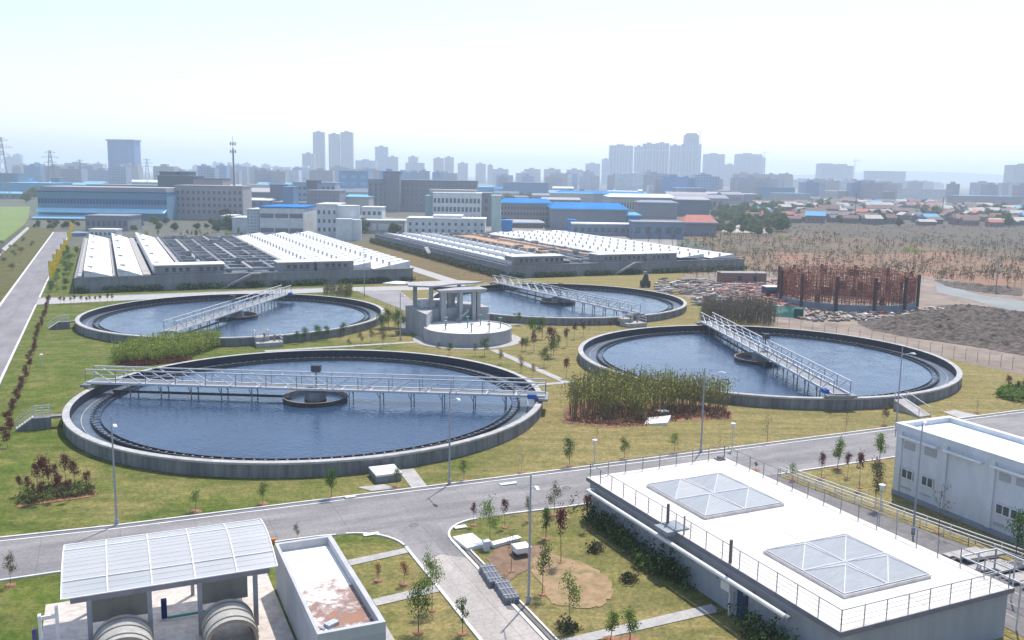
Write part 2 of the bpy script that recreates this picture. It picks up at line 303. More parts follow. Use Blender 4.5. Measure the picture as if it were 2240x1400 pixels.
fillR = [(26.5, 60.35)] + arc(24.2, 57.2, 3.1, 90, 180, 8)
br = fillL + [(17.8, 20), (21.1, 20)] + fillR[::-1] + [(24, 60.6), (14, 61.3)]
lane([(14.6, 61.05)] + fillL + [(17.8, 49.5), (21.1, 49.5)] + fillR[::-1], .054, aspht)
lane([(17.8, 20), (21.1, 20), (21.1, 54), (19.6, 55.2), (17.8, 54.4)], .058, asphp)
lane([(-18.1, 25), (-12.3, 25), (-12.3, 405), (-18.1, 405)], .062, streaky('left_road_surface', (.27, .26, .265), (.21, .2, .205), (.16, .15, .155), 't'))
rd = MB(); rd.sheet(WS([(-12.3, 190), (10, 192), (49, 192.5), (64, 190), (75, 189), (75, 196.5), (49, 199.5), (-12.3, 199.5)]), .05); struct('road', rd, pavem)
rd = MB(); rd.sheet(WS([(49, 193), (50.5, 160), (46, 150), (43, 140), (43.5, 137), (47.5, 148), (53.5, 158), (55.5, 172), (58, 190)]), .056); struct('road', rd, asph)
rd = MB(); rd.sheet(WS([(46.2, 30), (56.4, 30), (54.3, 43), (51.9, 60.5), (46.2, 60.5)]), .056); struct('road', rd, mat('dark_ramp_surface', (.17, .16, .16), (.12, .115, .115), .4, c3=(.25, .23, .23), s3=1))
pv = MB()
for poly in ([(50.4, 121), (51.6, 121), (51.9, 98.9), (50.8, 98.9)], [(46.5, 97.9), (57, 97.9), (57, 98.9), (46.5, 98.9)], [(20, 130.3), (43.5, 130.1), (43.5, 131.2), (20, 131.4)],
             [(58, 140.3), (82, 141), (82, 142), (58, 141.4)], [(21.8, 68.2), (23.1, 68.2), (23.5, 73.2), (22.1, 73.3)],
             [(12.1, 40), (13.4, 40), (13.6, 60.5), (12.3, 60.5)], [(13.6, 55.7), (17.7, 56.3), (17.7, 57.1), (13.6, 56.6)], [(13.6, 49.6), (17.7, 50.0), (17.7, 51.0), (13.6, 50.5)],
             [(21.3, 41.1), (32.2, 41.3), (32.2, 42.3), (21.3, 41.9)], [(84, 71), (86, 71), (86.5, 68.2), (83.5, 68.2)], [(17.8, 70.3), (20, 70.2), (20.6, 68.9), (18.6, 69)]):
    pv.sheet(WS(poly), .07)
pv.ring(6.9, 8.4, .0, .075, 64, W(50.6, 130.4)); struct('path', pv, pavem)
pv = MB(); pv.sheet(WS([(-4.2, 40), (8.4, 40), (8.4, 57), (-4.2, 57)]), .07); struct('pavement', pv, mat('loading_floor', (.60, .54, .49), (.48, .43, .4), .6, c3=(.2, .18, .17), s3=2))
jr = random.Random(4); jag = lambda pts, k, a: [(p[0]+(q_[0]-p[0])*i/k+jr.uniform(-a,a), p[1]+(q_[1]-p[1])*i/k+jr.uniform(-a,a)) for p, q_ in zip(pts, pts[1:]+pts[:1]) for i in range(k)]
pv = MB(); pv.sheet(WS(jag([(23.4, 46), (24.2, 50.5), (25, 52.6), (26.6, 52.6), (27.9, 50.5), (28.4, 48), (27.6, 45.8), (26, 44.6), (24.4, 44.9)], 7, .16)), .065); struct('soil_patch', pv, mat('tan_soil', (.38, .25, .15), (.28, .18, .10), .5, c3=(.16, .14, .05), s3=1.1, amt3=1.0, detail=8))
pv = MB(); pv.sheet(WS(jag([(21.9, 49.5), (22, 53.5), (24, 55), (26.5, 54.2), (26.5, 52), (24, 51)], 6, .2)), .062); struct('soil_patch', pv, mat('dug_soil', (.16, .10, .065), (.25, .16, .1), 1.2, c3=(.1, .07, .05), s3=4))
# kerbs
kb = MB()
def kerb(pts, off=0, w_=.16, h=.13):
    P = [Vector((*W(*p), 0)) for p in pts]
    for a, b in zip(P, P[1:]): kb.bar((a.x, a.y, h/2), (b.x, b.y, h/2), w_, h)
kerb([(-60, 70.1), (-12, 69.4), (0, 68.6), (37, 68.2), (140, 68.2)]); kerb([(-60, 61.1), (-4, 61.6), (12.5, 61.3), (13.9, 61.1)])
kerb(fillL); kerb([(17.8, 57.2), (17.75, 20)], w_=.2); kerb([(31.7, 60.0), (26.5, 60.35)]); kerb(fillR[1:]); kerb([(21.1, 57.2), (21.1, 20)], w_=.2); kerb([(31.7, 60.0), (46, 60.2)]); kerb([(52.2, 60.3), (140, 60.5)])
kerb([(-18.2, 25), (-18.2, 405)], w_=.4); kerb([(-12.2, 25), (-12.2, 190)], w_=.25); kerb([(-12.2, 200), (-12.2, 405)], w_=.3); kerb([(-12, 190), (10, 191.8), (49, 192.3)], w_=.15)
kerb([(47, 199.7), (-12, 199.7)], w_=.15)
struct('kerb', kb, kerbm)
gt = MB()
for a, b in (((-60, 69.75), (-12, 69.05)), ((-12, 69.05), (0, 68.25)), ((0, 68.25), (37, 67.85)), ((37, 67.85), (140, 67.85))):
    p, q = W(*a), W(*b); gt.bar((*p, .065), (*q, .065), .2, .02)
p, q = W(21.45, 57), W(21.45, 20); gt.bar((*p, .05), (*q, .05), .2, .06); struct('gutter', gt, gutter)
wb = MB()
for a, b in (((-60, 69.5), (-12, 68.8)), ((-12, 68.8), (0, 68.0)), ((0, 68.0), (37, 67.6)), ((37, 67.6), (140, 67.6))):
    p, q = W(*a), W(*b); wb.bar((*p, .06), (*q, .06), .16, .03)
p, q = W(21.7, 57), W(21.7, 20); wb.bar((*p, .06), (*q, .06), .12, .12); struct('kerb', wb, kerbm)
# ---------------------------------------------------------------- settling tanks
RT = 25.0
TANKS = [((-21.5, 98.4), -3.7, 'large round concrete settling tank nearest the camera, its scraper bridge crossing left to right'),
         ((-47.04, 155.1), 82.3, 'round concrete settling tank behind the bamboo, next to the left road'),
         ((34.3, 124.2), -84.9, 'round concrete settling tank beside the building site, bridge pointing to the near rim'),
         ((8.95, 179.4), -60.4, 'farthest round concrete settling tank, partly hidden behind the column tower')]
tank0 = bridge0 = None
for k, (c, ang, lab) in enumerate(TANKS):
    if k == 0:
        T = thing('settling_tank', lab, 'tank', (c[0], c[1], 0), 0, 'round settling tanks'); tank0 = T
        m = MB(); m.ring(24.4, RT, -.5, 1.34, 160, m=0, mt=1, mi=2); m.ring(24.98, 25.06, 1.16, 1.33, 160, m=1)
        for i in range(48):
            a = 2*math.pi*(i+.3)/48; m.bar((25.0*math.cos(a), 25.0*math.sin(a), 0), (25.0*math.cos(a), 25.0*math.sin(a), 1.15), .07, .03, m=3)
        m.build('wall', [tankwall, rimtop, wetshade, gutter], T)
        m = MB(); m.ring(22.5, 24.4, -.5, .38, 160); m.build('channel_floor', chanfl, T)
        m = MB(); m.ring(22.35, 22.5, -.5, .72, 160)
        for i in range(150):
            a = 2*math.pi*i/150; m.bar((22.3*math.cos(a), 22.3*math.sin(a), .76), (22.55*math.cos(a), 22.55*math.sin(a), .76), .14, .1, m=1)
        m.build('weir', [weirdark, mat('weir_teeth', (.25, .25, .26), None, 2)], T)
        m = MB(); m.ring(21.6, 21.68, -.5, .66, 160)
        for i in range(60):
            a = 2*math.pi*i/60; m.bar((21.6*math.cos(a), 21.6*math.sin(a), .62), (22.4*math.cos(a), 22.4*math.sin(a), .62), .06, .06)
        m.build('scum_baffle', weirdark, T)
        m = MB()
        m.ring(23.35, 23.45, .36, .46, 160); m.build('launder_pipe', mat('pipe_dull', (.34, .36, .38), (.2, .22, .25), .3), T)
        m = MB(); m.ring(3.38, 3.5, -.5, .98, 64, m=0, mt=2, mi=2); m.build('feed_well', [weirdark, rust, mat('well_liner', (.4, .3, .24), (.25, .2, .17), 1)], T)
        m = MB(); m.tube((0,0,-.5), (0,0,.6), 1.2, n=28, m=1); m.tube((0,0,.6), (0,0,1.5), 1.15, n=28); m.build('pier', [galvd, rust], T)
    else:
        T = copyt(tank0); T.location = (c[0], c[1], 0); T['label'] = lab
    wt = MB(); wt.disc(22.36, .5, 128); o = struct('water', wt, waterm); o.location = (c[0], c[1], 0)
    BL = ['white steel scraper bridge spanning the nearest tank from left rim to right rim', 'white steel scraper bridge of the tank by the left road, running away from the camera',
          'white steel scraper bridge pointing to the near rim on the tank by the building site', 'white steel scraper bridge slanting across the farthest tank'][k]
    if k == 0:
        B = thing('scraper_bridge', BL, 'bridge', (c[0], c[1], 1.5), R(ang), 'scraper bridges over the tanks'); bridge0 = B
        X0, X1 = -25.5, 25.3
        m = MB(); m.box(X0, X1, -.8, .8, .34, .38, 1)
        for i in range(17): m.box(X0+i*3.17, min(X1, X0+i*3.17+.12), -.8, .8, .38, .42)
        for y in (-.95, .95): m.box(X0, X1, y-.08, y+.08, .24, .48)
        m.build('deck', [galv, mat('deck_grating', (.26, .27, .28), (.2, .21, .22), 6)], B)
        for y in (-.95, .95):
            m = MB(); z0, z1 = .5, 1.85; n = 15
            m.bar((X0, y, z1), (X1, y, z1), .12, .12); m.bar((X0, y, 1.35), (X1, y, 1.35), .05, .05); 
            for i in range(n+1):
                x = X0 + i*(X1-X0)/n
                m.bar((x, y, z0), (x, y, z1), .07, .07, m=1)
                if i < n:
                    x2 = x + (X1-X0)/n; d = 1 if x < 0 else -1
                    a, b = (x, x2) if d > 0 else (x2, x)
                    m.bar((a*.8+b*.2, y, z1), (b*.85+a*.15, y, z0), .08, .08)
            m.build('truss', [galv, galvd], B)
        arm = None
        for x in [-20.5, -17, -13.6, -10.2, -6.8, 4, 7.4, 10.8, 14.2, 17.6, 21]:
            for y in (-.95, .95):
                if arm is None:
                    m = MB(); m.bar((0, 0, .3), (0, 0, -1.85), .095); m.bar((-.35, 0, .2), (0, 0, -.5), .07)
                    arm = m.build('scraper_arm', galvd, B); o = arm
                else: o = arm.copy(); col.objects.link(o); o.parent = B
                o.location = (x, y, 0)
        m = MB(); m.box(X0+2.8, -3.4, -.62, -.5, -.72, -.45); m.build('skimmer_blade', weirdark, B)
        for x in (X0, X1):
            sg = 1 if x > 0 else -1
            m = MB(); m.box(x-.5-.2*sg, x+.5-.2*sg, -1.7, 1.7, .0, .26)
            for y in (-1.4, 1.4): m.tube((x-.25-.3*sg, y, .02), (x+.05-.3*sg, y, .02), .22, n=12, m=1)
            m.build('end_carriage', [galvd, weirdark], B)
        m = MB(); m.box(23.4, 24.4, -1.55, -1.0, .2, .62); m.build('drive_motor', mat('blue_paint', (.03, .13, .42), (.02, .1, .35), 2), B)
        m = MB(); m.box(-.55, .45, .3, 1.0, 2.05, 2.75); m.bar((-.05, .6, .3), (-.05, .6, 2.1), .1); m.build('control_box', mat('dark_grey_paint', (.07, .075, .09), None, 2), B)
    else:
        B = copyt(bridge0); B.location = (c[0], c[1], 1.5); B.rotation_euler = (0, 0, R(ang)); B['label'] = BL
        if k == 1: B.scale = (.89, 1, 1)
# access stairs and platforms
def stair_platform(s, t, label):
    T = site('access_platform', label, 'steps', s, t, 0, 'access platforms of the tanks')
    m = MB(); m.add([(0,-.55,0),(1.7,-.55,1.2),(3.2,-.55,1.2),(3.2,-.55,0),(0,.55,0),(1.7,.55,1.2),(3.2,.55,1.2),(3.2,.55,0)], [(0,3,2,1),(4,5,6,7),(0,1,5,4),(1,2,6,5),(2,3,7,6),(0,4,7,3)]); m.box(3.2, 4.2, -.35, .35, 1.0, 1.22)
    m.build('base', tankwall, T)
    m = MB()
    for i in range(7): x = .15 + i*.23; m.box(x, x+.23, -.45, .45, x*.7, x*.7+.2)
    m.build('steps', rimtop, T)
    for y in (-.5, .5):
        m = MB()
        for z in (.5, 1.0): m.bar((1.8, y, 1.2+z), (3.15, y, 1.2+z), .05); m.bar((.15, y, .15+z), (1.8, y, 1.2+z), .04)
        for x in (1.8, 2.5, 3.15): m.bar((x, y, 1.2), (x, y, 2.2), .05)
        m.bar((.15, y, .1), (.15, y, 1.15), .04)
        m.build('railing', galv, T)
    return T
stair_platform(-8.9, 98.4, 'concrete steps with railed landing on the left side of the nearest tank')
stair_platform(-8.9, 160.2, 'concrete steps with railed landing beside the tank near the left road')
def valve_platform(s, t, label, rz=0):
    T = site('valve_platform', label, 'platform', s, t, 0, 'railed valve platforms'); T.rotation_euler = (0, 0, TH + rz)
    m = MB(); m.box(-1.9, 1.9, -1.3, 1.3, 0, .7); m.box(-1.9, .2, .3, 2.2, .7, 1.3); m.build('base', pavem, T)
    m = MB()
    for (x0, y0, x1, y1, z) in ((-1.8,.4,0,.4,1.3), (-1.8,.4,-1.8,2.1,1.3), (.1,.4,.1,2.1,1.3), (-1.8,2.1,.1,2.1,1.3), (1.8,-1.2,1.8,1.2,.7)):
        for h in (.45, .9): m.bar((x0,y0,z+h), (x1,y1,z+h), .07)
        m.bar((x0,y0,z), (x0,y0,z+.9), .07); m.bar((x1,y1,z), (x1,y1,z+.9), .07)
    m.build('railing', galv, T)
    m = MB(); m.tube((-.6,0,.7), (-.6,0,1.9), .12, n=10); m.tube((.9,.2,.7), (.9,.2,1.6), .16, n=10); m.tube((-.6,0,1.9), (-.6,0,2.0), .3, n=12); m.build('valve_stem', galvd, T)
s_, t_ = S(588, 757); valve_platform(s_, t_, 'railed concrete valve platform between the nearest tank and the tank behind it')
s_, t_ = S(1392, 716); valve_platform(s_, t_+1, 'railed concrete valve platform where the two right-hand tanks meet')
s_, t_ = S(1998, 905)
T = site('concrete_chute', 'pale concrete chute with rail at the foot of the tank beside the building site', 'chute', s_, t_, 0)
m = MB(); m.add([(-.9,-1.6,0),(.9,-1.6,0),(.9,2.0,0),(-.9,2.0,0),(-.9,-1.6,.15),(.9,-1.6,.15),(.9,2.0,1.2),(-.9,2.0,1.2)], [(0,3,2,1),(4,5,6,7),(0,1,5,4),(1,2,6,5),(2,3,7,6),(3,0,4,7)]); m.build('ramp', pavem, T)
m = MB(); 
for x in (-.85, .85): m.bar((x,-1.5,1.0), (x,1.9,2.0), .06); m.bar((x,-1.5,.1), (x,-1.5,1.0), .06); m.bar((x,1.9,1.1), (x,1.9,2.0), .06)
m.build('railing', galv, T)
# ---------------------------------------------------------------- treatment blocks
ventshade = mat('vent_shade_grey', (.45, .46, .48), (.36, .37, .39), 1)  # grey of the upright vent boxes stands in for shaded cover segment ends
def block(s0, label, flip):
    T = site('treatment_block', label, 'treatment tank', s0, 206, 0, 'long rectangular treatment blocks'); Wd, Ln, h = 72, 120, 3.2
    m = MB()
    m.box(0, Wd, 0, .5, 0, h); m.box(0, Wd, Ln-.5, Ln, 0, h); m.box(0, .5, .5, Ln-.5, 0, h); m.box(Wd-.5, Wd, .5, Ln-.5, 0, h)
    m.box(.5, Wd-.5, .5, Ln-.5, 0, 1.6); m.box(-.25, Wd+.25, -.25, 0, h-.25, h+.02)
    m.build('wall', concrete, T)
    X = (lambda x: Wd - x) if flip else (lambda x: x)
    def cover(xa, xb, pk, low, teeth, wm, peak_at_a=True, y0=-2, y1=Ln-6, seg=None):
        # long monopitch cover made of segments, each ending in a small upright gable
        m = MB(); n = seg or teeth; L = (y1-y0)/n
        for i in range(n):
            a = y0 + i*L; b = a + L; p1, p2 = (pk, pk*.88) if teeth else (pk, pk)
            xl, xr = (X(xa), X(xb)); 
            if not peak_at_a: xl, xr = xr, xl
            z0 = h
            vs = [(xl,a,z0),(xr,a,z0),(xr,a,z0+low),(xl,a,z0+p1),(xl,b,z0),(xr,b,z0),(xr,b,z0+low),(xl,b,z0+p2)]
            m.add(vs, [(0,1,2,3),(4,7,6,5)], 1); m.add(vs, [(3,2,6,7),(0,4,5,1)], 0); m.add(vs, [(0,3,7,4),(1,5,6,2)], 1)
            if teeth:
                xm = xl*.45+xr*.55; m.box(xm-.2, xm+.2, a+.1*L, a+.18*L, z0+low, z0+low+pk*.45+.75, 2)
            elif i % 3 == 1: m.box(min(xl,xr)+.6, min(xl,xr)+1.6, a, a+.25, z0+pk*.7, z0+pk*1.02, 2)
        m.build('cover', [wm, whitew, ventshade], T)
    if not flip:
        cover(1.8, 7.2, 1.5, .1, 0, white, True, 0, 113, 14); cover(8.2, 13.0, 1.7, .1, 0, white, True, 0, 114, 14); cover(15.2, 21, 1.9, .1, 0, white, True, 2.5, 114, 14)
        m = MB(); m.box(.6, 1.5, 0, 112, h-.5, h+.3); m.box(7.3, 7.9, 0, 112, h-.5, h+.2); m.box(13.1, 14.6, 0, 112, h-.5, h+.25); m.box(21.3, 22, 4, 112, h-.5, h+.3); m.build('gutter', pavem, T)
        cover(46.5, 54.2, 1.5, .15, 22, white, False, 6, 114); cover(54.3, 62.2, 1.6, .15, 22, white, False, 1, 114); cover(62.3, 71, 1.8, .15, 22, white, False, -1, 115)
    else:
        cover(1.5, 9.2, 1.1, .15, 22, white, True, 3, 114); cover(9.3, 17.2, 1.1, .15, 22, white, True, 6, 114); cover(17.3, 25.1, 1.1, .15, 22, white, True, 8, 114); cover(25.2, 31, .9, .15, 22, white, True, 8, 112)
        cover(70.5, 64, 1.0, .1, 20, white, True, 1, 113); cover(63.6, 57, 1.0, .1, 20, white, True, 2, 113); cover(56.6, 51, 1.0, .1, 20, white, True, 6, 113)
        
    # open basins in the middle: water, walkways
    a, b = (22, 46) if not flip else (31.2, 50.5)
    a, b = (a, b) if not flip else (Wd-b, Wd-a)
    m = MB(); m.box(a, b, 1, 117, 1.6, 2.5); m.build('water', mat('basin_water', (.10, .13, .17), (.16, .18, .21), .1, rough=.25, spec=.5), T)
    m = MB(); n = 5
    for i in range(n+1): x = a + (b-a)*i/n; m.box(x-.35, x+.35, 8, 117, 2.6, h+.15, 0 if i % 2 else 1)
    for j in range(14): y = 10 + j*7.8; m.box(a, b, y-.3, y+.3, 2.7, h+.12, j % 2)
    m.build('walkway', [pavem, concrete], T)
    m = MB()
    rr = random.Random(5)
    for i in range(n+1):
        x = a + (b-a)*i/n
        m.bar((x+.3, 9, h+1.1), (x+.3, 116, h+1.1), .07, .07)
        for j in range(0, 107, 4): m.bar((x+.3, 9+j, h), (x+.3, 9+j, h+1.1), .05, .05)
    for k in range(26): x = a + rr.random()*(b-a-3); y = 12 + rr.random()*100; m.box(x, x+1.5+rr.random()*2, y, y+.8, h+.15, h+.7+rr.random()*.5)
    m.build('railing', galvd, T)
    if flip:
        m = MB(); m.box(-.22, -.0, 2, Ln-2, 1.95, 2.1); m.build('ledge', rimtop, T)
        m = MB(); m.add([(-1.5,52,0),(-1.5,59,h),(-1.5,59,h-.5),(-1.5,53,0),(-.25,52,0),(-.25,59,h),(-.25,59,h-.5),(-.25,53,0)], [(0,3,2,1),(4,5,6,7),(0,1,5,4),(1,2,6,5),(2,3,7,6),(3,0,4,7)]); m.build('side_stair', rimtop, T)
        m = MB(); m.box(24, 30, 30, 100, h, h+.5); m.box(33, 35, 12, 110, h, h+.4); m.build('sheeting', mat('ochre_sheeting', (.55, .33, .17), (.45, .28, .16), .3, c3=(.3,.2,.14), s3=1), T)
    # low front rooms with windows
    for xa, xb, yy in (((15.5, 29.5, 0), (41, 49, -2.5), (49.6, 58, -1)) if not flip else ((2, 16, 0), (26, 40, 0), (40.6, 50, -.5))):
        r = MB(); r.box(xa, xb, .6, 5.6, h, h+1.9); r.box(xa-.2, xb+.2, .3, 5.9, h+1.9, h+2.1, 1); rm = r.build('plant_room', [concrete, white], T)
        wn = None; nW = int((xb-xa)/1.4)
        for i in range(nW):
            if (i*7) % 5 == 0: continue
            if wn is None:
                q = MB(); q.box(-.35, .35, -.06, .02, -.4, .4); wn = q.build('window', glassd, rm); o = wn
            else: o = wn.copy(); col.objects.link(o); o.parent = rm
            o.location = (xa + .9 + i*1.4, .6, h+1.0)
    # stairs against the front wall
    for xs in ((35,) if not flip else (16 if False else 36,)):
        q = MB(); q.add([(xs-7,-1.6,0),(xs,-1.6,h),(xs,-1.6,h-.5),(xs-5.8,-1.6,0),(xs-7,-.02,0),(xs,-.02,h),(xs,-.02,h-.5),(xs-5.8,-.02,0)], [(0,3,2,1),(4,5,6,7),(0,1,5,4),(1,2,6,5),(2,3,7,6),(3,0,4,7)])
        q.bar((xs-7,-1.6,1), (xs,-1.6,h+1), .06); q.bar((xs-7,-1.6,.5), (xs,-1.6,h+.5), .06); q.box(xs, xs+2.0, -1.6, -.02, h-.3, h)
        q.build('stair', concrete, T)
    q = MB(); 
    q.bar((0, -.1, h+1.0), (Wd, -.1, h+1.0), .05)
    for i in range(0, 73, 3): q.bar((i, -.1, h), (i, -.1, h+1), .05)
    if flip:
        for zz in (.5, 1.0): q.bar((-.1, 0, h+zz), (-.1, Ln, h+zz), .06)
        for i in range(0, 120, 3): q.bar((-.1, i, h), (-.1, i, h+1), .05)
    q.build('parapet_rail', galvd, T)
    return T
block(-6, 'long rectangular treatment block beside the left road, white sloping covers and open basins', False)
block(90, 'long rectangular treatment block on the building site side, with rows of white sawtooth covers', True)
# ---------------------------------------------------------------- tower with columns and round basin
lconc = mat('pale_concrete', (.40, .41, .42), (.31, .32, .33), .5, c3=(.2, .2, .21), s3=1.5, amt3=.4, stretch=(1, 1, .3))
T = site('round_basin', 'low round concrete basin with white floor and short pipes in front of the column tower', 'basin', 50.6, 130.4)
m = MB(); m.ring(6.45, 6.8, 0, 2.05, 72, m=0, mt=1); m.build('wall', [lconc, rimtop], T)
m = MB(); m.disc(6.5, 1.9, 72); m.build('floor', mat('bright_floor', (.74, .73, .70), (.62, .61, .59), .6), T)
teal = mat('teal_paint', (.06, .28, .26), (.05, .22, .2), 2)
vp = None
for i, (x, y, h) in enumerate([(-4, -1, 1.3), (-1, -4.2, 1.2), (1.5, -5, 1.2), (4.6, -2, 1.5), (2.5, 1, 1.6), (-.2, -.5, 1.7), (4.2, 1.6, 1.6), (0.5, 4.5, 1.1), (-2.5, 2.8, 1.2)]):
    q = MB(); q.tube((0,0,0), (0,0,h), .1, n=8); q.tube((0,0,h), (0,0,h+.12), .32, n=10); o = q.build('valve_stem', teal if i in (3, 4, 5) else galvd, T); o.location = (x, y, 1.9)
T = site('column_tower', 'unfinished concrete tower of tall columns carrying a flat slab above the grey block', 'tower', 50.6, 138.6)
m = MB(); m.prism([(-6, -6.2), (-6.2, 4), (-3.5, 6.8), (4, 6.8), (6.4, 3), (6.2, -1.6), (3, -1.0), (-3, -1.0)], 0, 3.9, 0, 1); m.build('base_block', [lconc, rimtop], T)
for (x, y, w_, z0, z1) in [(-5, 2.6, .55, 3.9, 7.35), (-3.2, -.2, .55, 3.9, 7.35), (-1.7, -1.6, .85, 2, 6.5), (0.0, .2, .6, 3.9, 6.6), (1.4, 2.2, .5, 3.9, 6.6), (1.2, -1.9, .55, 2, 6.6), (3.5, -1.7, .6, 2, 6.6), (4.5, -1.2, .6, 2, 6.6), (3.2, 4.2, .5, 3.9, 7.35)]:
    q = MB(); q.box(x-w_/2, x+w_/2, y-w_/2, y+w_/2, z0, z1); q.build('column', lconc, T)
m = MB(); m.box(-2.6, 5.6, -2.4, 2.0, 6.75, 7.0); m.box(-2.4, 5.4, -2.2, -1.2, 6.5, 6.75); m.build('slab', lconc, T)
m = MB(); m.prism([(-6.6, 1), (-5.6, 5.4), (3.5, 5.4), (6.8, 2.4), (5, 1.4), (1, 1.0), (-1.5, -.6), (-3.6, -1)], 7.35, 7.6, 0, 1); m.build('slab', [lconc, pavem], T)
m = MB(); m.prism([(-6.5, 5.6), (-9, 7.6), (-6, 9.8), (-3.0, 6.6)], 7.1, 7.3); m.build('roof_sheet', white, T)
m = MB(); m.box(-4.4, -2.2, 1, 5, 3.9, 4.8); m.box(-1.5, .5, 3.2, 5.8, 3.9, 4.6); m.build('tank_cover', white, T)
m = MB(); m.add([(0,-2.6,2),(2.4,-2.6,3.9),(2.4,-2.6,3.5),(.5,-2.6,2),(0,-1.7,2),(2.4,-1.7,3.9),(2.4,-1.7,3.5),(.5,-1.7,2)], [(0,3,2,1),(4,5,6,7),(0,1,5,4),(1,2,6,5),(2,3,7,6),(3,0,4,7)]); m.build('stair', lconc, T)
# ---------------------------------------------------------------- flat roofed building with skylights (front right)
BS0, BT0, BW, BLn, BH = 32.8, 32.55, 12.35, 25.3, 3.02; BR = R(1.0)
T = site('flat_roof_building', 'large grey building with white flat roof, two pyramid skylights and edge railing', 'building', BS0, BT0); T.rotation_euler = (0, 0, TH + BR)
LB_ = lambda s, t: ((s-BS0)*math.cos(BR)+(t-BT0)*math.sin(BR), -(s-BS0)*math.sin(BR)+(t-BT0)*math.cos(BR))
m = MB(); m.box(0, BW, 0, BLn, 0, BH-.28); m.build('wall', mat('grey_render', (.34, .36, .40), (.29, .31, .35), .5, c3=(.2, .21, .24), s3=.9, amt3=.4, stretch=(1, 1, .15)), T)
m = MB(); m.prism([(-.22, -.22), (BW+.22, -.22), (BW+.22, BLn+.22), (-.22, BLn+.22)], BH-.28, BH-.003, 0, 0); m.build('fascia', mat('fascia_grey', (.20, .20, .24), None, 1), T)
m = MB(); m.box(-.19, BW+.19, -.19, BLn+.19, BH-.003, BH); m.build('roof', whiter, T)
m = MB()
for i in range(1, 5): m.box(.1, BW-.1, BLn*i/5-.02, BLn*i/5+.02, BH, BH+.004)
m.box(BW/2-.02, BW/2+.02, .1, BLn-.1, BH+.005, BH+.008); m.build('roof_seam', mat('seam_grey', (.4, .37, .34), None, 2), T)
for k, pts in enumerate((((1425, 1067), (1572, 1031), (1708, 1103), (1543, 1131)), ((1676, 1207), (1850, 1168), (2030, 1260), (1846, 1303)))):
    loc = [LB_(a, b) for a, b in (S(*p, BH+.15) for p in pts)]
    s0 = (loc[0][0] + loc[3][0])/2; s1 = (loc[1][0] + loc[2][0])/2; t1 = (loc[0][1]+loc[1][1])/2; t0 = (loc[2][1]+loc[3][1])/2
    q = MB(); q.box(s0-.06, s1+.06, t0-.06, t1+.06, BH, BH+.2); f = q.build('skylight', mat('skylight_kerb', (.7, .66, .63), None, 2), T)
    for i in range(2):
        for j in range(2):
            a0 = s0 + (s1-s0)*i/2+.03; a1 = s0 + (s1-s0)*(i+1)/2-.03; b0 = t0+(t1-t0)*j/2+.03; b1 = t0+(t1-t0)*(j+1)/2-.03; z = BH+.22; cx, cy, zt = (a0+a1)/2, (b0+b1)/2, BH+.95
            q = MB(); q.add([(a0,b0,z),(a1,b0,z),(a1,b1,z),(a0,b1,z),(cx,cy,zt)], [(0,1,4),(1,2,4),(2,3,4),(3,0,4)], 0)
            for (x, y) in ((a0,b0),(a1,b0),(a1,b1),(a0,b1)): q.bar((x,y,z+.01), (cx,cy,zt+.01), .025, .03, m=1)
            for (p, r_) in (((a0,b0),(a1,b0)),((a1,b0),(a1,b1)),((a1,b1),(a0,b1)),((a0,b1),(a0,b0))): q.bar((*p, z+.03), (*r_, z+.03), .04, .04, m=1)
            for u in ():
                for (p, r_) in (((a0,b0),(a1,b0)),((a1,b0),(a1,b1)),((a1,b1),(a0,b1)),((a0,b1),(a0,b0))):
                    v = u/6; P = Vector((*p, z)).lerp(Vector((cx,cy,zt)), v); Q = Vector((*r_, z)).lerp(Vector((cx,cy,zt)), v); q.bar(P+Vector((0,0,.005)), Q+Vector((0,0,.005)), .02, .02, m=2)
            q.build('pane', [mat('skylight_glazing', (.37, .39, .41), (.32, .34, .36), .7, rough=.5, spec=.25, c3=(.44, .46, .47), s3=3, amt3=.5, stretch=(1, 6, 1)), galv, mat('glazing_bar', (.36, .37, .39), None, 2)], f)
def railing(T, pts, h=1.05, step=1.6, name='railing', m_=None, lines=4, r=.035):
    q = MB()
    for (a, b) in zip(pts, pts[1:]):
        A = Vector(a); B_ = Vector(b); L = (B_-A).length; n = max(1, round(L/step))
        for k in range(1, lines+1): z = Vector((0,0,h*k/lines)); q.bar(A+z, B_+z, r*1.3 if k == lines else r*.55)
        for i in range(n+1): P = A.lerp(B_, i/n); q.bar(P, P+Vector((0,0,h)), r*1.3)
    return q.build(name, m_ or mat('railing_grey', (.42, .42, .43), (.36, .36, .37), 2, rough=.4), T)
railing(T, [(.0, BLn-1.5, BH), (0, 0, BH), (BW, 0, BH)]); railing(T, [(BW, 0, BH), (BW, BLn, BH), (0, BLn, BH), (0, BLn-1.5, BH)], m_=galvd, lines=2)
q = MB(); q.tube((-.66, BLn-.8, 2.35), (-.66, 3.0, 2.35), .14, n=12); q.tube((-.66, BLn-.8, 2.35), (-.02, BLn-.8, 2.35), .14, n=12)
for i in range(9): y = 4 + i*2.5; q.box(-.75, 0, y-.06, y+.06, 2.1, 2.2, 1)
q.tube((-.66, 3.2, 2.35), (-.66, 2.9, 2.35), .17, n=12, m=1); q.build('pipe', [white, galvd], T)
q = MB(); q.box(0, .08, 13.4, 13.48, BH, BH+1.2); q.build('post', galvd, T)
for pp in ((1456, 1148), (1590, 1232)):
    a, b = S(*pp, BH); q = MB(); q.box(-.07, .07, b-BT0-.07, b-BT0+.07, BH, BH+1.4); q.build('post', mat('post_brown', (.16, .14, .14), None, 2), T)
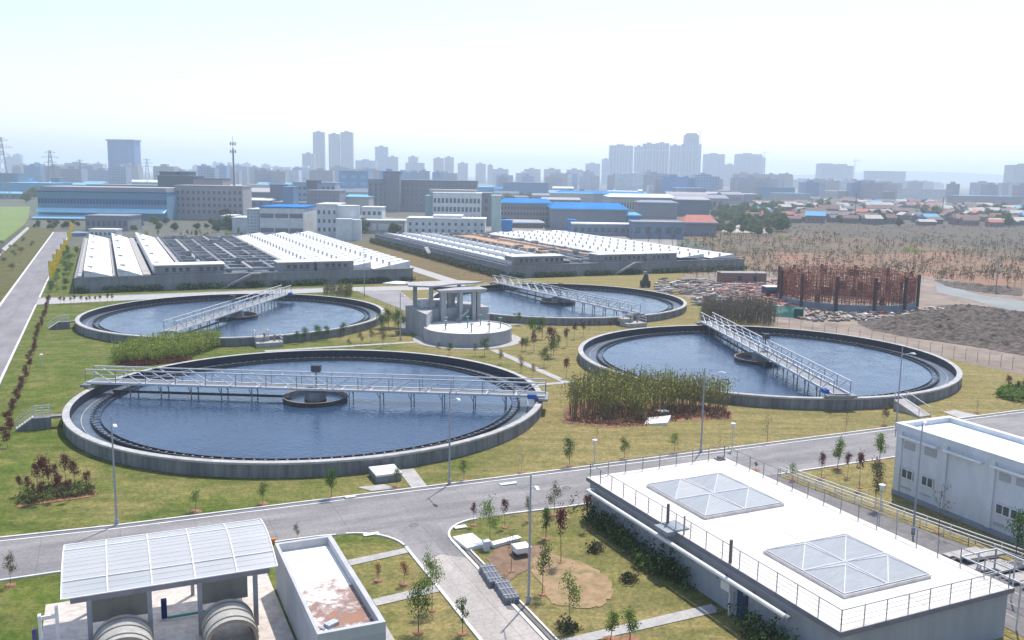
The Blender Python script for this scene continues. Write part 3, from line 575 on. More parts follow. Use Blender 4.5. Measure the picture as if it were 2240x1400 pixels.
q = MB(); q.box(-.9, -.02, 13.9, 15.4, BH-.2, BH+.05); q.box(-.3, .8, 13.9, 15.4, BH, BH+.12); q.build('hatch', mat('hatch_grey', (.3, .33, .36), None, 2), T)
q = MB(); q.box(-.5, -.02, 8.1, 8.9, 1.5, 2.0); q.box(-.35, -.1, 8.2, 8.3, 0, 1.5); q.build('air_conditioner', whitew, T)
q = MB(); q.box(-.06, .02, 7.0, 7.9, 0, 2.0); q.build('door', mat('dark_blue_door', (.02, .05, .12), None, 1), T)
q = MB(); q.tube((11.9, 25.2, BH), (11.9, 25.2, BH+.3), .28, n=14); q.box(11.5, 12.2, 24.9, 25.5, BH, BH+.12); q.build('vent', galvd, T)
# ---------------------------------------------------------------- two-row-window building on the right
s0 = 57.9; tA, _ = PS(1951.5, 1075, s0); HB = PS(1964.5, 926, s0)[1]; tB = 22.0
a, b = S(2076, 911.5, HB); DB = a - s0
T = site('white_workshop', 'pale grey two-row-window building with white roof and pilasters at the right edge', 'building', s0, 0)
m = MB(); m.box(0, DB, tB, tA, 0, HB-.5); m.box(-.04, DB+.04, tB, tA+.04, 0, .45, 1); m.build('wall', [whitew, mat('plinth_grey', (.3, .33, .37), None, 1)], T)
m = MB(); m.box(.35, DB-.35, tB, tA-.35, HB-.5, HB-.35); m.build('roof', mat('bright_roof_sheet', (.72, .76, .8), (.66, .7, .74), 1.5, stretch=(3, .2, 1)), T)
m = MB(); m.box(-.12, .35, tB, tA+.12, HB-.5, HB+.05); m.box(DB-.35, DB+.12, tB, tA+.12, HB-.5, HB+.05); m.box(.35, DB-.35, tA-.35, tA+.12, HB-.5, HB+.05); m.build('parapet', whitew, T)
for (x, y) in ((1968, 1000), (2065, 1040), (2168, 1080)):
    t, _ = PS(x, y, s0); q = MB(); q.box(-.14, 0, t-.22, t+.22, .45, HB-.5); q.build('pilaster', whitew, T)
def onwall(x0, y0, x1, y1, nm, mt, fr=True, dp=.06):
    ta, za = PS(x0, y0, s0); tb, zb = PS(x1, y1, s0); t0, t1 = sorted((ta, tb)); z0, z1 = sorted((za, zb))
    q = MB(); q.box(-dp, .02, t0, t1, z0, z1); o = q.build(nm, mt, T)
    if fr:
        f = MB()
        for tt in (t0, (t0+t1)/2, t1): f.box(-dp-.04, -dp, tt-.035, tt+.035, z0-.03, z1+.03)
        for zz in (z0, z1): f.box(-dp-.05, -dp, t0-.05, t1+.05, zz-.035, zz+.035)
        f.build('frame', white, o)
louv = mat('louvre_grey', (.42, .43, .45), (.34, .35, .37), 1, stretch=(1, 1, 12))
Z = lambda x, y: (1660 + x/2.693, 880 + y/2.693)
for (a_, b_, nm) in (((862, 228), (918, 290), 'vent'), ((980, 262), (1045, 330), 'vent'), ((1420, 412), (1480, 478), 'vent'), ((1522, 445), (1600, 515), 'vent'),
                     ((848, 385), (905, 462), 'window'), ((965, 428), (1026, 508), 'window'), ((1403, 592), (1478, 680), 'window'), ((1490, 625), (1562, 710), 'window'),
                     ((835, 488), (895, 520), 'vent'), ((948, 528), (1012, 562), 'vent'), ((1385, 700), (1440, 740), 'vent')):
    onwall(*Z(*a_), *Z(*b_), nm, glassd if nm == 'window' else louv, nm == 'window')
for (a_, b_) in (((845, 200), (1065, 262)), ((1105, 285), (1330, 352)), ((1385, 375), (1640, 455))):
    ta, za = PS(*Z(*a_), s0); tb, zb = PS(*Z(*b_), s0); q = MB(); q.box(-.45, -.01, tb, ta, (za+zb)/2-.06, (za+zb)/2+.06); q.build('window_hood', white, T)
# ---------------------------------------------------------------- railings and slabs between the two buildings
T = site('railing_fence', 'triple white pipe railing along the ramp between the two right-hand buildings', 'railing', 0, 0)
for sx in (0, .7): railing(T, [(52.2+sx, 60, 0), (54.6+sx, 43, 0), (56.4+sx, 32, 0)], .75, 2.0, 'rail', white, 3, .05)
T = site('stone_slabs', 'pile of flat concrete slabs lying at the end of the ramp', 'slabs', 53.0, 33.5)
rr = random.Random(3)
for i in range(14):
    q = MB(); q.box(-1.6, 1.6, -.28, .28, 0, .12); o = q.build('slab', pavem, T); o.location = (rr.uniform(-.4, .6), 8.5 - i*.68, .1 + .13*(i % 3)); o.rotation_euler = (0, 0, rr.uniform(-.1, .1))
T = site('steel_frame', 'galvanised pipe frame and rails behind the near corner of the flat roof', 'frame', 46.5, 33)
railing(T, [(0, 0, 0), (0, 4, 0), (3, 4, 0), (3, 0, 0)], 2.9, 1.3, 'rail', galv, 4, .06)
# ---------------------------------------------------------------- canopy and drums, front left
ca0, ca1, cb0, cb1 = -2.95, 7.95, 49.6, 55.6
T = site('curved_canopy', 'curved translucent canopy roof on grey posts over the loading bay', 'canopy', 0, 0)
poly = mat('polycarbonate', (.76, .78, .80), (.64, .68, .71), .4, rough=.35, spec=.5, stretch=(.2, 2, 2))
n_ = poly.node_tree; b_ = n_.nodes['Principled BSDF']; tr = n_.nodes.new('ShaderNodeBsdfTranslucent'); ms = n_.nodes.new('ShaderNodeMixShader'); ms.inputs[0].default_value = .5; tr.inputs[0].default_value = (.8, .82, .84, 1)
n_.links.new(b_.outputs[0], ms.inputs[1]); n_.links.new(tr.outputs[0], ms.inputs[2]); n_.links.new(ms.outputs[0], n_.nodes['Material Output'].inputs['Surface'])
m = MB(); n = 14; prof = []
for i in range(n+1):
    u = i/n; prof.append((cb0 + (cb1-cb0)*u, 3.45 + 1.05*math.sin(math.pi*(.08 + .62*u)) - .25))
for (y0, z0), (y1, z1) in zip(prof, prof[1:]): m.add([(ca0,y0,z0),(ca1,y0,z0),(ca1,y1,z1),(ca0,y1,z1)], [(0,1,2,3)])
m.build('roof', poly, T)
m = MB()
for k in range(6):
    x = ca0 + (ca1-ca0)*k/5
    for (y0, z0), (y1, z1) in zip(prof, prof[1:]): m.bar((x,y0,z0+.03), (x,y1,z1+.03), .06, .05)
for i in (0, 3, 11, 14): y, z = prof[i]; m.bar((ca0,y,z+.03), (ca1,y,z+.03), .06, .05)
for i in range(1, 14): y, z = prof[i]; m.bar((ca0,y,z+.01), (ca1,y,z+.01), .02, .02)
m.build('frame', white, T)
m = MB(); m.bar((ca0+.4, cb0+.35, 3.2), (ca1-.4, cb0+.35, 3.2), .22, .3); m.bar((ca0+.4, cb1-.5, 3.9), (ca1-.4, cb1-.5, 3.9), .2, .25); m.build('beam', mat('grey_violet_steel', (.22, .22, .26), None, 1), T)
for px in (195, 328, 438, 560):
    # post stands on the line t = cb0+.35
    d = ray(px, 1330); k = (cb0+.35) / (-d[0]*ST + d[1]*CT); sx = (d[0]*CT + d[1]*ST)*k
    q = MB(); q.box(sx-.12, sx+.12, cb0+.23, cb0+.47, 0, 3.1); q.build('post', mat('post_grey', (.3, .31, .34), None, 1), T)
    q = MB(); q.box(sx-.1, sx+.1, cb1-.6, cb1-.4, 0, 3.8); q.build('post', mat('post_grey', (.3, .31, .34), None, 1), T)
for k, (xa, xb) in enumerate(((-1.6, 1.3), (3.8, 6.5))):
    lab = ('half-round grey steel drum cover under the left half of the canopy', 'half-round grey steel drum cover under the right half of the canopy')[k]
    D = site('drum_cover', lab, 'machine', (xa+xb)/2, 47.3, 0, 'drum machines under the canopy'); rr_ = (xb-xa)/2
    m = MB(); n = 20; nt_ = 4
    for i in range(n):
        a0 = math.pi*i/n; a1 = math.pi*(i+1)/n
        p = lambda a, y, r=rr_: (-r*math.cos(a), y, .75 + r*.85*math.sin(a))
        m.add([p(a0, 0), p(a1, 0), p(a1, 2.6), p(a0, 2.6)], [(0,1,2,3)]); m.add([p(a0, 0), p(a0, 0, rr_-.2), p(a1, 0, rr_-.2), p(a1, 0)], [(0,1,2,3)], 1)
    for yy in (.4, 1.3, 2.2):
        for i in range(n): a0 = math.pi*i/n; a1 = math.pi*(i+1)/n; m.bar((-(rr_+.03)*math.cos(a0), yy, .75+(rr_*.85+.03)*math.sin(a0)), (-(rr_+.03)*math.cos(a1), yy, .75+(rr_*.85+.03)*math.sin(a1)), .06, .05, m=1)
    m.box(-rr_, -rr_+.15, 0, 2.6, 0, .75, 1); m.box(rr_-.15, rr_, 0, 2.6, 0, .75, 1)
    m.build('shell', [mat('drum_steel', (.42, .42, .40), (.3, .3, .28), .8, rough=.5, c3=(.2, .19, .17), s3=2), mat('drum_trim', (.3, .25, .2), None, 2)], D)
    q = MB(); q.box(-rr_, rr_, 3.9, 4.05, 1.2, 3.3)
    for x in (-rr_/3, rr_/3): q.box(x-.02, x+.02, 3.86, 3.9, 1.2, 3.3, 1)
    q.build('back_panel', [mat('khaki_panel', (.23, .23, .2), (.19, .19, .17), .8), galvd], D)
q = MB(); q.box(1.9, 2.2, 52.3, 52.6, .2, 1.3, 1); q.box(4.1, 4.25, 52.4, 52.6, 1.2, 1.9, 2); q.box(2.2, 4.4, 52.2, 52.3, .2, .32, 3)
o = mono('bin_stand', q, [white, mat('navy_plastic', (.01, .02, .14), None, 1), mat('red_paint', (.45, .02, .02), None, 1), teal], 'blue bin, red box and teal rail between the two drums', 'bin'); o.rotation_euler = (0, 0, TH)
# small flat building beside it
a0, a1, b0, b1, hh = 8.55, 12.0, 42.0, 54.1, 3.0
T = site('parapet_building', 'small grey building whose sunken white roof is stained with rust', 'building', 0, 0)
m = MB(); m.box(a0, a1, b0, b1, 0, hh-.55); m.build('wall', mat('render_light', (.40, .42, .45), (.34, .36, .39), .5, c3=(.26, .27, .3), s3=1, stretch=(1, 1, .2)), T)
m = MB(); m.box(a0, a0+.18, b0, b1, hh-.55, hh); m.box(a1-.28, a1, b0, b1, hh-.55, hh); m.box(a0+.18, a1-.28, b0, b0+.25, hh-.55, hh); m.box(a0+.18, a1-.28, b1-.25, b1, hh-.55, hh); m.build('parapet', mat('render_parapet', (.46, .47, .49), (.38, .39, .41), 1), T)
rm = bpy.data.materials.new('stained_roof'); rm.use_nodes = True; n = rm.node_tree; L = n.links; bsdf = n.nodes['Principled BSDF']; bsdf.inputs['Roughness'].default_value = .7
tc = n.nodes.new('ShaderNodeTexCoord'); mp = n.nodes.new('ShaderNodeMapping'); mp.inputs['Location'].default_value = (-11.4, -44.2, 0); L.new(tc.outputs['Object'], mp.inputs[0])
ln = n.nodes.new('ShaderNodeVectorMath'); ln.operation = 'LENGTH'; L.new(mp.outputs[0], ln.inputs[0])
ns = n.nodes.new('ShaderNodeTexNoise'); ns.inputs['Scale'].default_value = 1.0; ns.inputs['Detail'].default_value = 8; ns.inputs['Roughness'].default_value = .7; L.new(tc.outputs['Object'], ns.inputs['Vector'])
ad = n.nodes.new('ShaderNodeMath'); ad.operation = 'MULTIPLY_ADD'; ad.inputs[1].default_value = -.075; L.new(ln.outputs['Value'], ad.inputs[0]); L.new(ns.outputs[0], ad.inputs[2])
rp = n.nodes.new('ShaderNodeValToRGB'); e = rp.color_ramp.elements; e[0].position = -.0; e[0].color = (.8, .79, .77, 1); e[1].position = .42; e[1].color = (.34, .14, .06, 1)
e2 = rp.color_ramp.elements.new(.16); e2.color = (.8, .79, .77, 1); e3 = rp.color_ramp.elements.new(.22); e3.color = (.42, .33, .3, 1); e4 = rp.color_ramp.elements.new(.31); e4.color = (.2, .13, .11, 1)
L.new(ad.outputs[0], rp.inputs[0]); L.new(rp.outputs[0], bsdf.inputs['Base Color'])
m = MB(); m.box(a0+.18, a1-.28, b0+.25, b1-.25, hh-.75, hh-.5); m.build('roof', rm, T)
m = MB(); m.box(a0-.02, a1+.05, b1+.02, b1+.5, 2.1, 2.5); m.build('awning', mat('blue_grey_coping'), T) if False else None
q = MB(); q.box(-.55, .55, -.35, .35, 0, .5); q.box(-.2, .9, .1, .25, .1, .16); q.tube((-.9, -.2, .15), (-.9, .3, .15), .14, n=10)
o = mono('roof_debris', q, [mat('debris_blue', (.45, .5, .56), (.3, .33, .4), 3)], 'small heap of wrapped debris lying on the stained roof', 'debris'); o.scale = (.6, .6, .35); o.location = (*W(9.6, 43.6), hh-.5); o.rotation_euler = (0, 0, .9)
# ---------------------------------------------------------------- small objects on the ground
def gbox(name, px, py, dx, dy, dz, m_, label, cat, rz=0, group=None):
    x, y = gp(px, py); q = MB(); q.box(-dx/2, dx/2, -dy/2, dy/2, 0, dz*.8); q.box(-dx/2-.06, dx/2+.06, -dy/2-.06, dy/2+.06, dz*.8, dz, 1)
    o = mono(name, q, m_ if isinstance(m_, list) else [m_, m_], label, cat, group); o.location = (x, y, 0); o.rotation_euler = (0, 0, TH+rz); return o
gbox('valve_chamber', 843, 1046, 2.1, 2.3, .75, [galvd, white], 'white topped concrete chamber against the near side of the nearest tank', 'chamber')
x, y = gp(1437, 925); q = MB(); q.add([(-1.4,-.9,.1),(.9,-1.1,.35),(1.6,.9,.6),(-.9,1.1,.25),(-1.4,-.9,0),(.9,-1.1,0),(1.6,.9,0),(-.9,1.1,0)], [(0,1,2,3),(4,7,6,5),(0,4,5,1),(1,5,6,2),(2,6,7,3),(3,7,4,0)])
o = mono('chamber_cover', q, white, 'tilted white concrete cover on the grass in front of the olive bamboo', 'cover'); o.location = (x, y, 0)
gbox('small_chamber', 1450, 908, .9, .7, .5, [galvd, white], 'small white box at the foot of the olive bamboo', 'box')
gbox('white_slab', 1105, 1190, 2.3, .45, .3, white, 'long white slab lying on the dug soil beside the white cabinet', 'slab', .2)
q = MB(); q.box(-.75, .75, -1.1, 1.1, 0, .28); o = mono('cover_sheet', q, white, 'large white sheet lying flat by the kerb of the side road', 'panel'); o.location = (*gp(1027, 1190), 0); o.rotation_euler = (0, 0, TH+.1)
gbox('white_cabinet', 1064, 1205, .38, .38, .75, whitew, 'upright white cabinet standing by the side road kerb', 'cabinet')
gbox('kerb_inlet', 1007, 1156, .8, .35, .15, white, 'little white inlet slab at the rounded corner kerb', 'panel')
q = MB(); q.box(-.55, .55, -.5, .5, .35, .72); q.box(-.3, .2, -.3, .3, 0, .35, 1); q.tube((-.5, .2, .2), (.8, .5, .15), .12, n=8, m=1); o = mono('pump_unit', q, [white, mat('machine_dark', (.06, .06, .07), (.2, .2, .2), 3)], 'white topped pump unit on the dug soil beside the lamp post', 'pump'); o.location = (*gp(1140, 1215), 0); o.rotation_euler = (0, 0, TH)
gbox('kerb_inlet', 766, 1091, .7, .3, .22, white, 'small white concrete block on the kerb below the tall leafy tree', 'block')
gbox('kerb_inlet', 812, 1171, 1.0, .3, .12, white, 'white drain slab on the curved kerb above the top grass strip', 'slab')
gbox('marker', 598, 1190, .18, .18, .4, mat('orange_marker', (.6, .2, .03), None, 2), 'small orange marker by the end of the canopy', 'marker')
q = MB(); q.box(-.75, .75, -.2, .2, 0, .06); q.box(-.5, .7, -.3, -.2, 0, .05, 1); o = mono('road_board', q, [white, mat('board_blue', (.25, .4, .6), None, 1)], 'white and blue board lying flat on the main road', 'board'); o.location = (*gp(1112, 1060), .07); o.rotation_euler = (0, 0, TH)
for (px, py) in ((905, 1150), (1240, 1068), (300, 1200), (1120, 1330)):
    q = MB(); q.tube((0,0,0), (0,0,.02), .36, n=20); o = mono('manhole_cover', q, gutter, {905: 'round manhole cover at the road junction', 1240: 'round manhole cover on the main road near the flat roof', 300: 'round manhole cover on the main road behind the canopy', 1120: 'round manhole cover on the side road'}[px], 'manhole cover'); o.location = (*gp(px, py), .055)
# grey tied bundles beside the road
for k, (px, py, L_) in enumerate(((1074, 1267, 3.1), (1108, 1303, 3.0))):
    T = thing('pipe_bundle', ('upper one of two grey bundles of tied pipe lying beside the side road', 'lower one of two grey bundles of tied pipe, the one closer to the lamp post')[k], 'bundle', (*gp(px, py), 0), TH + R(90) - .12, 'grey bundles by the side road')
    L_ *= .85
    m = MB()
    for i in range(4):
        for j in range(2): m.tube((-L_/2, -.33+.22*i, .13+.23*j), (L_/2, -.33+.22*i, .13+.23*j), .125, n=10)
    m.build('pipes', mat('bundle_grey', (.14, .15, .17), (.2, .21, .23), 2, rough=.5), T)
    for xx in (-L_/3, 0, L_/3): m = MB(); m.box(xx-.05, xx+.05, -.47, .47, .0, .5); m.build('strap', mat('strap_pale', (.32, .34, .37), None, 2), T)
# fence of slabs / rails on paving left of canopy
T = site('pipe_stand', 'white and purple upright frame at the left end of the canopy', 'frame', -3.6, 50)
m = MB(); m.box(-.5, -.35, 0, .3, 0, 2.6); m.box(.3, .45, 0, .3, 0, 2.9); m.box(-.5, .45, .1, .2, 2.3, 2.5); m.build('frame', white, T)
m = MB(); m.box(-.8, -.62, 0, .2, 0, 1.9); m.build('pipe', mat('purple_pipe', (.12, .1, .3), None, 1), T)
# ---------------------------------------------------------------- street lamps
def lamp_mesh(T, h, arm=1.5, ang=0.0):
    q = MB(); q.tube((0,0,0), (0,0,h), .085, .05, n=8); q.tube((0,0,0), (0,0,.5), .14, n=8); q.build('pole', mat('lamp_pole', (.36, .37, .41), (.3, .31, .35), 1, rough=.4), T)
    e = Vector((math.sin(ang)*arm, -math.cos(ang)*arm, h - .35)); q = MB(); q.tube((0,0,h-.75), tuple(e), .035, n=6); q.build('arm', mat('lamp_pole'), T) if False else q.build('arm', galv, T)
    q = MB(); d = Vector((math.sin(ang), -math.cos(ang), 0)); p = Vector((d.y, -d.x, 0))
    a = e - d*.1; b = e + d*.62
    vs = []
    for c_, w_, hh_ in ((a, .08, .06), ((a+b)/2, .17, .12), (b, .1, .05)):
        for (u, v) in ((-1, -.4), (1, -.4), (.7, 1), (-.7, 1)): vs.append(c_ + p*(u*w_) + Vector((0,0,v*hh_)))
    q.add(vs, [(0,1,5,4),(1,2,6,5),(2,3,7,6),(3,0,4,7),(4,5,9,8),(5,6,10,9),(6,7,11,10),(7,4,8,11),(3,2,1,0),(8,9,10,11)]); q.build('lamp_head', mat('lamp_white', (.75, .77, .8), None, 2, rough=.3), T)
for (px, py, top, lab, ang) in ((256, 1150, 910, 'tall grey street lamp in front of the left end of the nearest tank', .55), (983, 1061, 856, 'tall grey street lamp in front of the right end of the nearest tank', .5),
                           (1156, 1320, 1037, 'tall grey street lamp beside the pipe bundles and the side road', .2), (1533, 990, 805, 'tall grey street lamp in front of the olive bamboo', 1.3),
                           (1960, 934, 760, 'tall grey street lamp in front of the tank by the building site', .3), (1997, 1168, 925, 'tall grey street lamp between the railing and the pale grey workshop', 2.6),
                           (797, 648, 540, 'distant tall lamp on the service road between tank and treatment block', .4), (876, 745, 640, 'tall lamp beside the curved service road left of the column tower', .5)):
    x, y = gp(px, py); T = thing('street_lamp', lab, 'street lamp', (x, y, 0), 0, 'tall street lamps'); lamp_mesh(T, hgt(px, py, top), 1.3, ang)
def bollard(px, py, top, lab):
    x, y = gp(px, py); T = thing('garden_lamp', lab, 'lamp', (x, y, 0), 0, 'short garden lamps'); h = hgt(px, py, top)
    q = MB(); q.tube((0,0,0), (0,0,h-.3), .045, n=8); q.build('pole', galv, T); q = MB(); q.tube((0,0,h-.32), (0,0,h), .16, .2, n=12); q.tube((0,0,h), (0,0,h+.06), .24, .1, n=12); q.build('lamp_head', white, T)
for a_ in ((1300, 1012, 962, 'short white garden lamp behind the far left corner of the flat roof'), (1601, 985, 926, 'short white garden lamp behind the far corner of the flat roof'), (92, 800, 775, 'short dark garden lamp on the lawn by the red shrub row'),
           (1922, 1158, 1060, 'short white garden lamp on the ramp side of the flat roof'), (2048, 1290, 1222, 'short white lamp in front of the near skylight')): bollard(*a_)
# ---------------------------------------------------------------- plants
def tree_meshes(kind, seed):
    rr = random.Random(seed); tk = MB(); cr = MB(); tips = []
    spec = dict(sap=(3.0, .032, 8, .42, 40, .055, .42), bush=(3.0, .042, 11, .35, 46, .06, .46), red=(3.0, .033, 8, .55, 44, .058, .32), willow=(3.0, .04, 9, .35, 34, .06, .28), bare=(3.0, .04, 9, .4, 3, .06, .2), tall=(3.0, .04, 9, .38, 38, .062, .30),
                big=(3.0, .08, 14, .22, 150, .15, .5))[kind]
    H, r0, nb, base, nl, ls, spread = spec
    bend = [rr.uniform(-.06, .06), rr.uniform(-.06, .06)]; prev = Vector((0,0,0)); pts = [prev]
    for i in range(1, 6): pts.append(Vector((bend[0]*i*.5 + rr.uniform(-.03,.03), bend[1]*i*.5 + rr.uniform(-.03,.03), H*.82*i/5)))
    for i in range(5): tk.tube(pts[i], pts[i+1], r0*(1-i*.15), r0*(1-(i+1)*.15), n=5, caps=False)
    for b in range(nb):
        u = base + (1-base)*b/nb*.95; k = min(4, int(u*5)); p = pts[k].lerp(pts[k+1], u*5-k) if k < 4 else pts[4].lerp(pts[5], min(1, u*5-4))
        a = rr.uniform(0, 6.28); ln = (.75 - .4*u) * {'sap': .9, 'bush': 1.3, 'red': .7, 'willow': .9, 'bare': 1.2, 'tall': .55, 'big': 1.9}[kind]; up = {'willow': .9, 'red': 1.0, 'bare': .8}.get(kind, .55)
        e = p + Vector((math.cos(a)*ln, math.sin(a)*ln, ln*up*rr.uniform(.7, 1.3))); tk.tube(p, e, r0*.45, r0*.15, n=4, caps=False); tips += [(p.lerp(e, .55), .8), (e, 1.0)]
        if kind != 'red':
            e2 = p.lerp(e, .6) + Vector((rr.uniform(-.3,.3), rr.uniform(-.3,.3), rr.uniform(.1,.4))); tk.tube(p.lerp(e, .6), e2, r0*.25, r0*.1, n=3, caps=False); tips.append((e2, .9))
    tips.append((pts[5], 1.0))
    for c, wgt in tips:
        cm = rr.choice((0, 0, 1))
        for i in range(int(nl*wgt*rr.uniform(.5, 1.3))):
            v = Vector((rr.gauss(0, 1), rr.gauss(0, 1), rr.gauss(0, .8))); q = c + v * (spread*.5)
            nrm = Vector((rr.uniform(-1,1), rr.uniform(-1,1), rr.uniform(-.2,1))).normalized(); x = nrm.orthogonal().normalized()*(ls*rr.uniform(.6, 1.3)); y = nrm.cross(x)*rr.uniform(.5, .9)
            cr.add([q-x, q-y, q+x, q+y], [(0,1,2,3)], cm if rr.random() < .75 else 1-cm)
    return tk, cr
_tc = {}
def tree(kind, pal, seed, x, y, h, name, label, cat='tree', group=None, wide=1.0, pit=False):
    key = (kind, pal, seed)
    mats = dict(green=(lg, lgd), light=(lgl, lg), red=(lr, lrd), olive=(lo_, lbr), orange=(lor, lr), yel=(lye, lgl), dark=(lgd, lg), brown=(lbr, lo_))[pal]
    T = thing(name, label, cat, (x, y, 0), rnd.uniform(0, 6.28), group); s = h/3.0; T.scale = (s*wide, s*wide, s)
    if key not in _tc:
        tk, cr = tree_meshes(kind, seed); a = tk.build('trunk', paleb if pal in ('olive', 'light') else bark, T); b = cr.build('crown', list(mats), T); _tc[key] = (a.data, b.data)
    else:
        for nm, me in zip(('trunk', 'crown'), _tc[key]): o = bpy.data.objects.new(nm, me); col.objects.link(o); o.parent = T
    if pit:
        q = MB(); q.tube((0,0,.0), (0,0,.1/s), .5/s, .38/s, n=9); q.build('soil_ring', redsoil, T)
    return T
def tp(px, pb, ptp, kind, pal, label, seed=None, name='sapling', group=None, wide=1.0, pit=True, cat='tree'):
    x, y = gp(px, pb); tree(kind, pal, (seed or px) % 4, x, y, hgt(px, pb, ptp), name, label, cat, group, wide, pit)
NEAR = [
 (725,1090,1020,'bush','green','leafy young tree on the lawn in front of the middle of the nearest tank',.7), (575,1103,1050,'sap','green','thin sapling left of the leafy tree, before the nearest tank',.9),
 (428,1120,1066,'sap','light','sparse sapling between the left street lamp and the thin sapling',1), (867,1066,1014,'sap','green','small tree standing beside the white topped chamber',.8),
 (1015,1052,1000,'sap','green','slim sapling just right of the second street lamp',.7), (1140,1035,985,'bare','olive','twiggy sapling on the lawn below the bridge end of the nearest tank',.7),
 (1246,1020,953,'bush','green','green round-headed tree on the lawn left of the garden lamp',.7), (1365,1005,955,'bush','green','green tree right of the garden lamp, beside the main road',.7),
 (1475,992,940,'sap','light','light green sapling left of the olive-bamboo street lamp',.9), (1574,982,948,'bare','olive','bare twig sapling right of the olive-bamboo street lamp',.6),
 (1678,970,900,'bare','olive','tall bare sapling on the lawn before the building-site tank',.7), (1849,947,902,'bare','olive','bare sapling on the lawn below the building-site tank bridge',.7),
 (1935,930,885,'bush','olive','olive sapling just left of the pale chute',.6), (2137,903,870,'bare','brown','small bare sapling between chute and right road',.7),
 (1305,962,930,'bare','orange','reddish twig shrub behind the garden lamp',.8), (650,1182,1142,'sap','olive','weak sapling on the verge behind the parapet building',.7),
 (23,1282,1203,'sap','olive','thin staked tree at the left edge below the main road',.7), (827,1272,1228,'sap','orange','small red-leaved shrub left in the middle grass strip',.7),
 (884,1280,1222,'sap','orange','red-leaved shrub by the kerb in the middle grass strip',.7), (945,1338,1205,'bush','light','tall bright green tree beside the side road',.5),
 (915,1386,1268,'bush','green','dark leafy tree in the nearest grass strip with red soil ring',.7), (1012,1388,1300,'willow','green','willowy young tree hanging over the kerb of the side road',.7),
 (1036,1150,1093,'red','red','slender purple-leaved tree behind the white panel',.6), (1072,1188,1083,'sap','light','light green tree standing behind the white cabinet',.8),
 (1104,1155,1082,'red','red','purple-leaved tree right of the light green tree',.6), (1156,1142,1080,'sap','green','green topped sapling touching the third street lamp',.5),
 (1118,1252,1148,'bare','olive','bare branched tree on the dug soil',.6), (1186,1302,1178,'sap','green','green tree at the corner of the tan soil patch',.6),
 (1227,1232,1092,'red','red','tall dark purple tree in front of the flat roof corner',.55), (1194,1180,1100,'tall','green','thin green tree between two purple trees',.8),
 (1246,1372,1240,'sap','light','bright green tree in the middle of the tan soil patch',.7), (1212,1128,1052,'sap','olive','forked tree with red soil ring beside the main road',.8),
 (1284,1160,1068,'red','red','purple tree touching the far left corner of the flat roof',.5), (1336,1402,1328,'tall','light','narrow light green shrub left at the bottom paved path',1.2),
 (1378,1402,1322,'tall','light','narrow light green shrub right at the bottom paved path',1.3), (1652,1030,1008,'red','red','small purple bush at the far edge of the flat roof',1.0),
 (1732,1052,1008,'sap','light','small green tree at the head of the ramp',.8), (1797,1045,983,'red','red','first purple tree in the grass plot beside the ramp',.7),
 (1832,1026,952,'tall','light','tall pale green tree in the grass plot beside the main road',1.0), (1854,1045,983,'red','red','purple tree behind the pale green tree in the grass plot',.7),
 (1880,1068,978,'red','red','dark twiggy purple tree in the middle of the grass plot',.6), (1924,1012,938,'tall','light','light green tree next to the corner of the pale grey workshop',1.0),
 (1915,1112,1000,'bush','olive','olive bushy tree between ramp railing and workshop',.5), (2053,1167,1048,'bare','olive','bare forked tree in front of the workshop wall',.7),
 (2220,1232,1108,'bush','green','green tree in front of the workshop windows at the right edge',.6),
]
for i, (px, pb, pt, k, pal, lab, wd) in enumerate(NEAR): tp(px, pb, pt, k, pal, lab, i, wide=wd, group='young planted trees')
MID = [(668,748,713,'g'), (694,746,708,'g'), (716,743,710,'g'), (752,736,703,'g'), (650,752,722,'g'), (835,728,680,'g'), (850,720,672,'g'), (872,732,672,'g'), (885,720,690,'g'), (838,760,710,'o'), (812,750,712,'o'), (790,757,722,'o'),
       (960,774,745,'o'), (984,776,748,'g'), (1040,778,748,'o'), (1060,778,735,'g'), (1096,798,762,'o'), (1140,815,778,'o'), (1166,826,792,'o'), (764,762,738,'o'),
       (1135,712,682,'g'), (1165,745,690,'g'), (1186,742,692,'g'), (1240,760,712,'r'), (1205,782,705,'r'), (1238,828,776,'r'), (1142,776,735,'r'), (1190,803,755,'g'), (1210,783,735,'g'), (1168,770,722,'r'), (1256,742,702,'r'), (1276,737,700,'r'), (1310,722,700,'r'), (1335,722,700,'r'), (1222,758,730,'g'), (1290,722,698,'r'), (1125,705,684,'g'), (1150,768,735,'g')]
for i, (px, pb, pt, c) in enumerate(MID):
    k, pal, lab = dict(g=('bush', 'green', 'small green tree'), o=('sap', 'olive', 'spindly olive sapling'), r=('red', 'red', 'little purple-leaved tree'))[c]
    where = 'between the tank by the left road and the nearest tank' if px < 900 else ('in front of the round basin' if px < 1130 else 'in the planted strip right of the round basin')
    tp(px, pb, pt, k, pal, lab + ' ' + where, i, wide=.8, group=lab + 's ' + where, pit=False)
rows = [((108, 662), (100, 690)), ((94, 700), (72, 742)), ((70, 748), (28, 862)), ((26, 870), (14, 905)), ((12, 925), (4, 985))]
rr = random.Random(21)
for i in range(46):
    u = i/45; px = 108 - 104*u; py = 662 + 318*(u**1.35); px = 108 - (py-662)/318*100
    x, y = gp(px + rr.uniform(-5, 5)*(py-600)/200, py); tree('red', 'red', i % 4, x, y, rr.uniform(1.3, 1.9), 'red_shrub', 'purple-red shrub in the long row along the right kerb of the left road', 'shrub', 'red shrub row along the left road', 1.2)
for i in range(11): x, y = gp(130 + i*11.5 + rr.uniform(-3, 3), 667 - i*.5); tree('red', 'red', i % 4, x, y, rr.uniform(1.5, 2.1), 'red_shrub', 'dark red standard shrub in the short row behind the tank near the left road', 'shrub', 'red standard shrubs by the service road', 1.0)
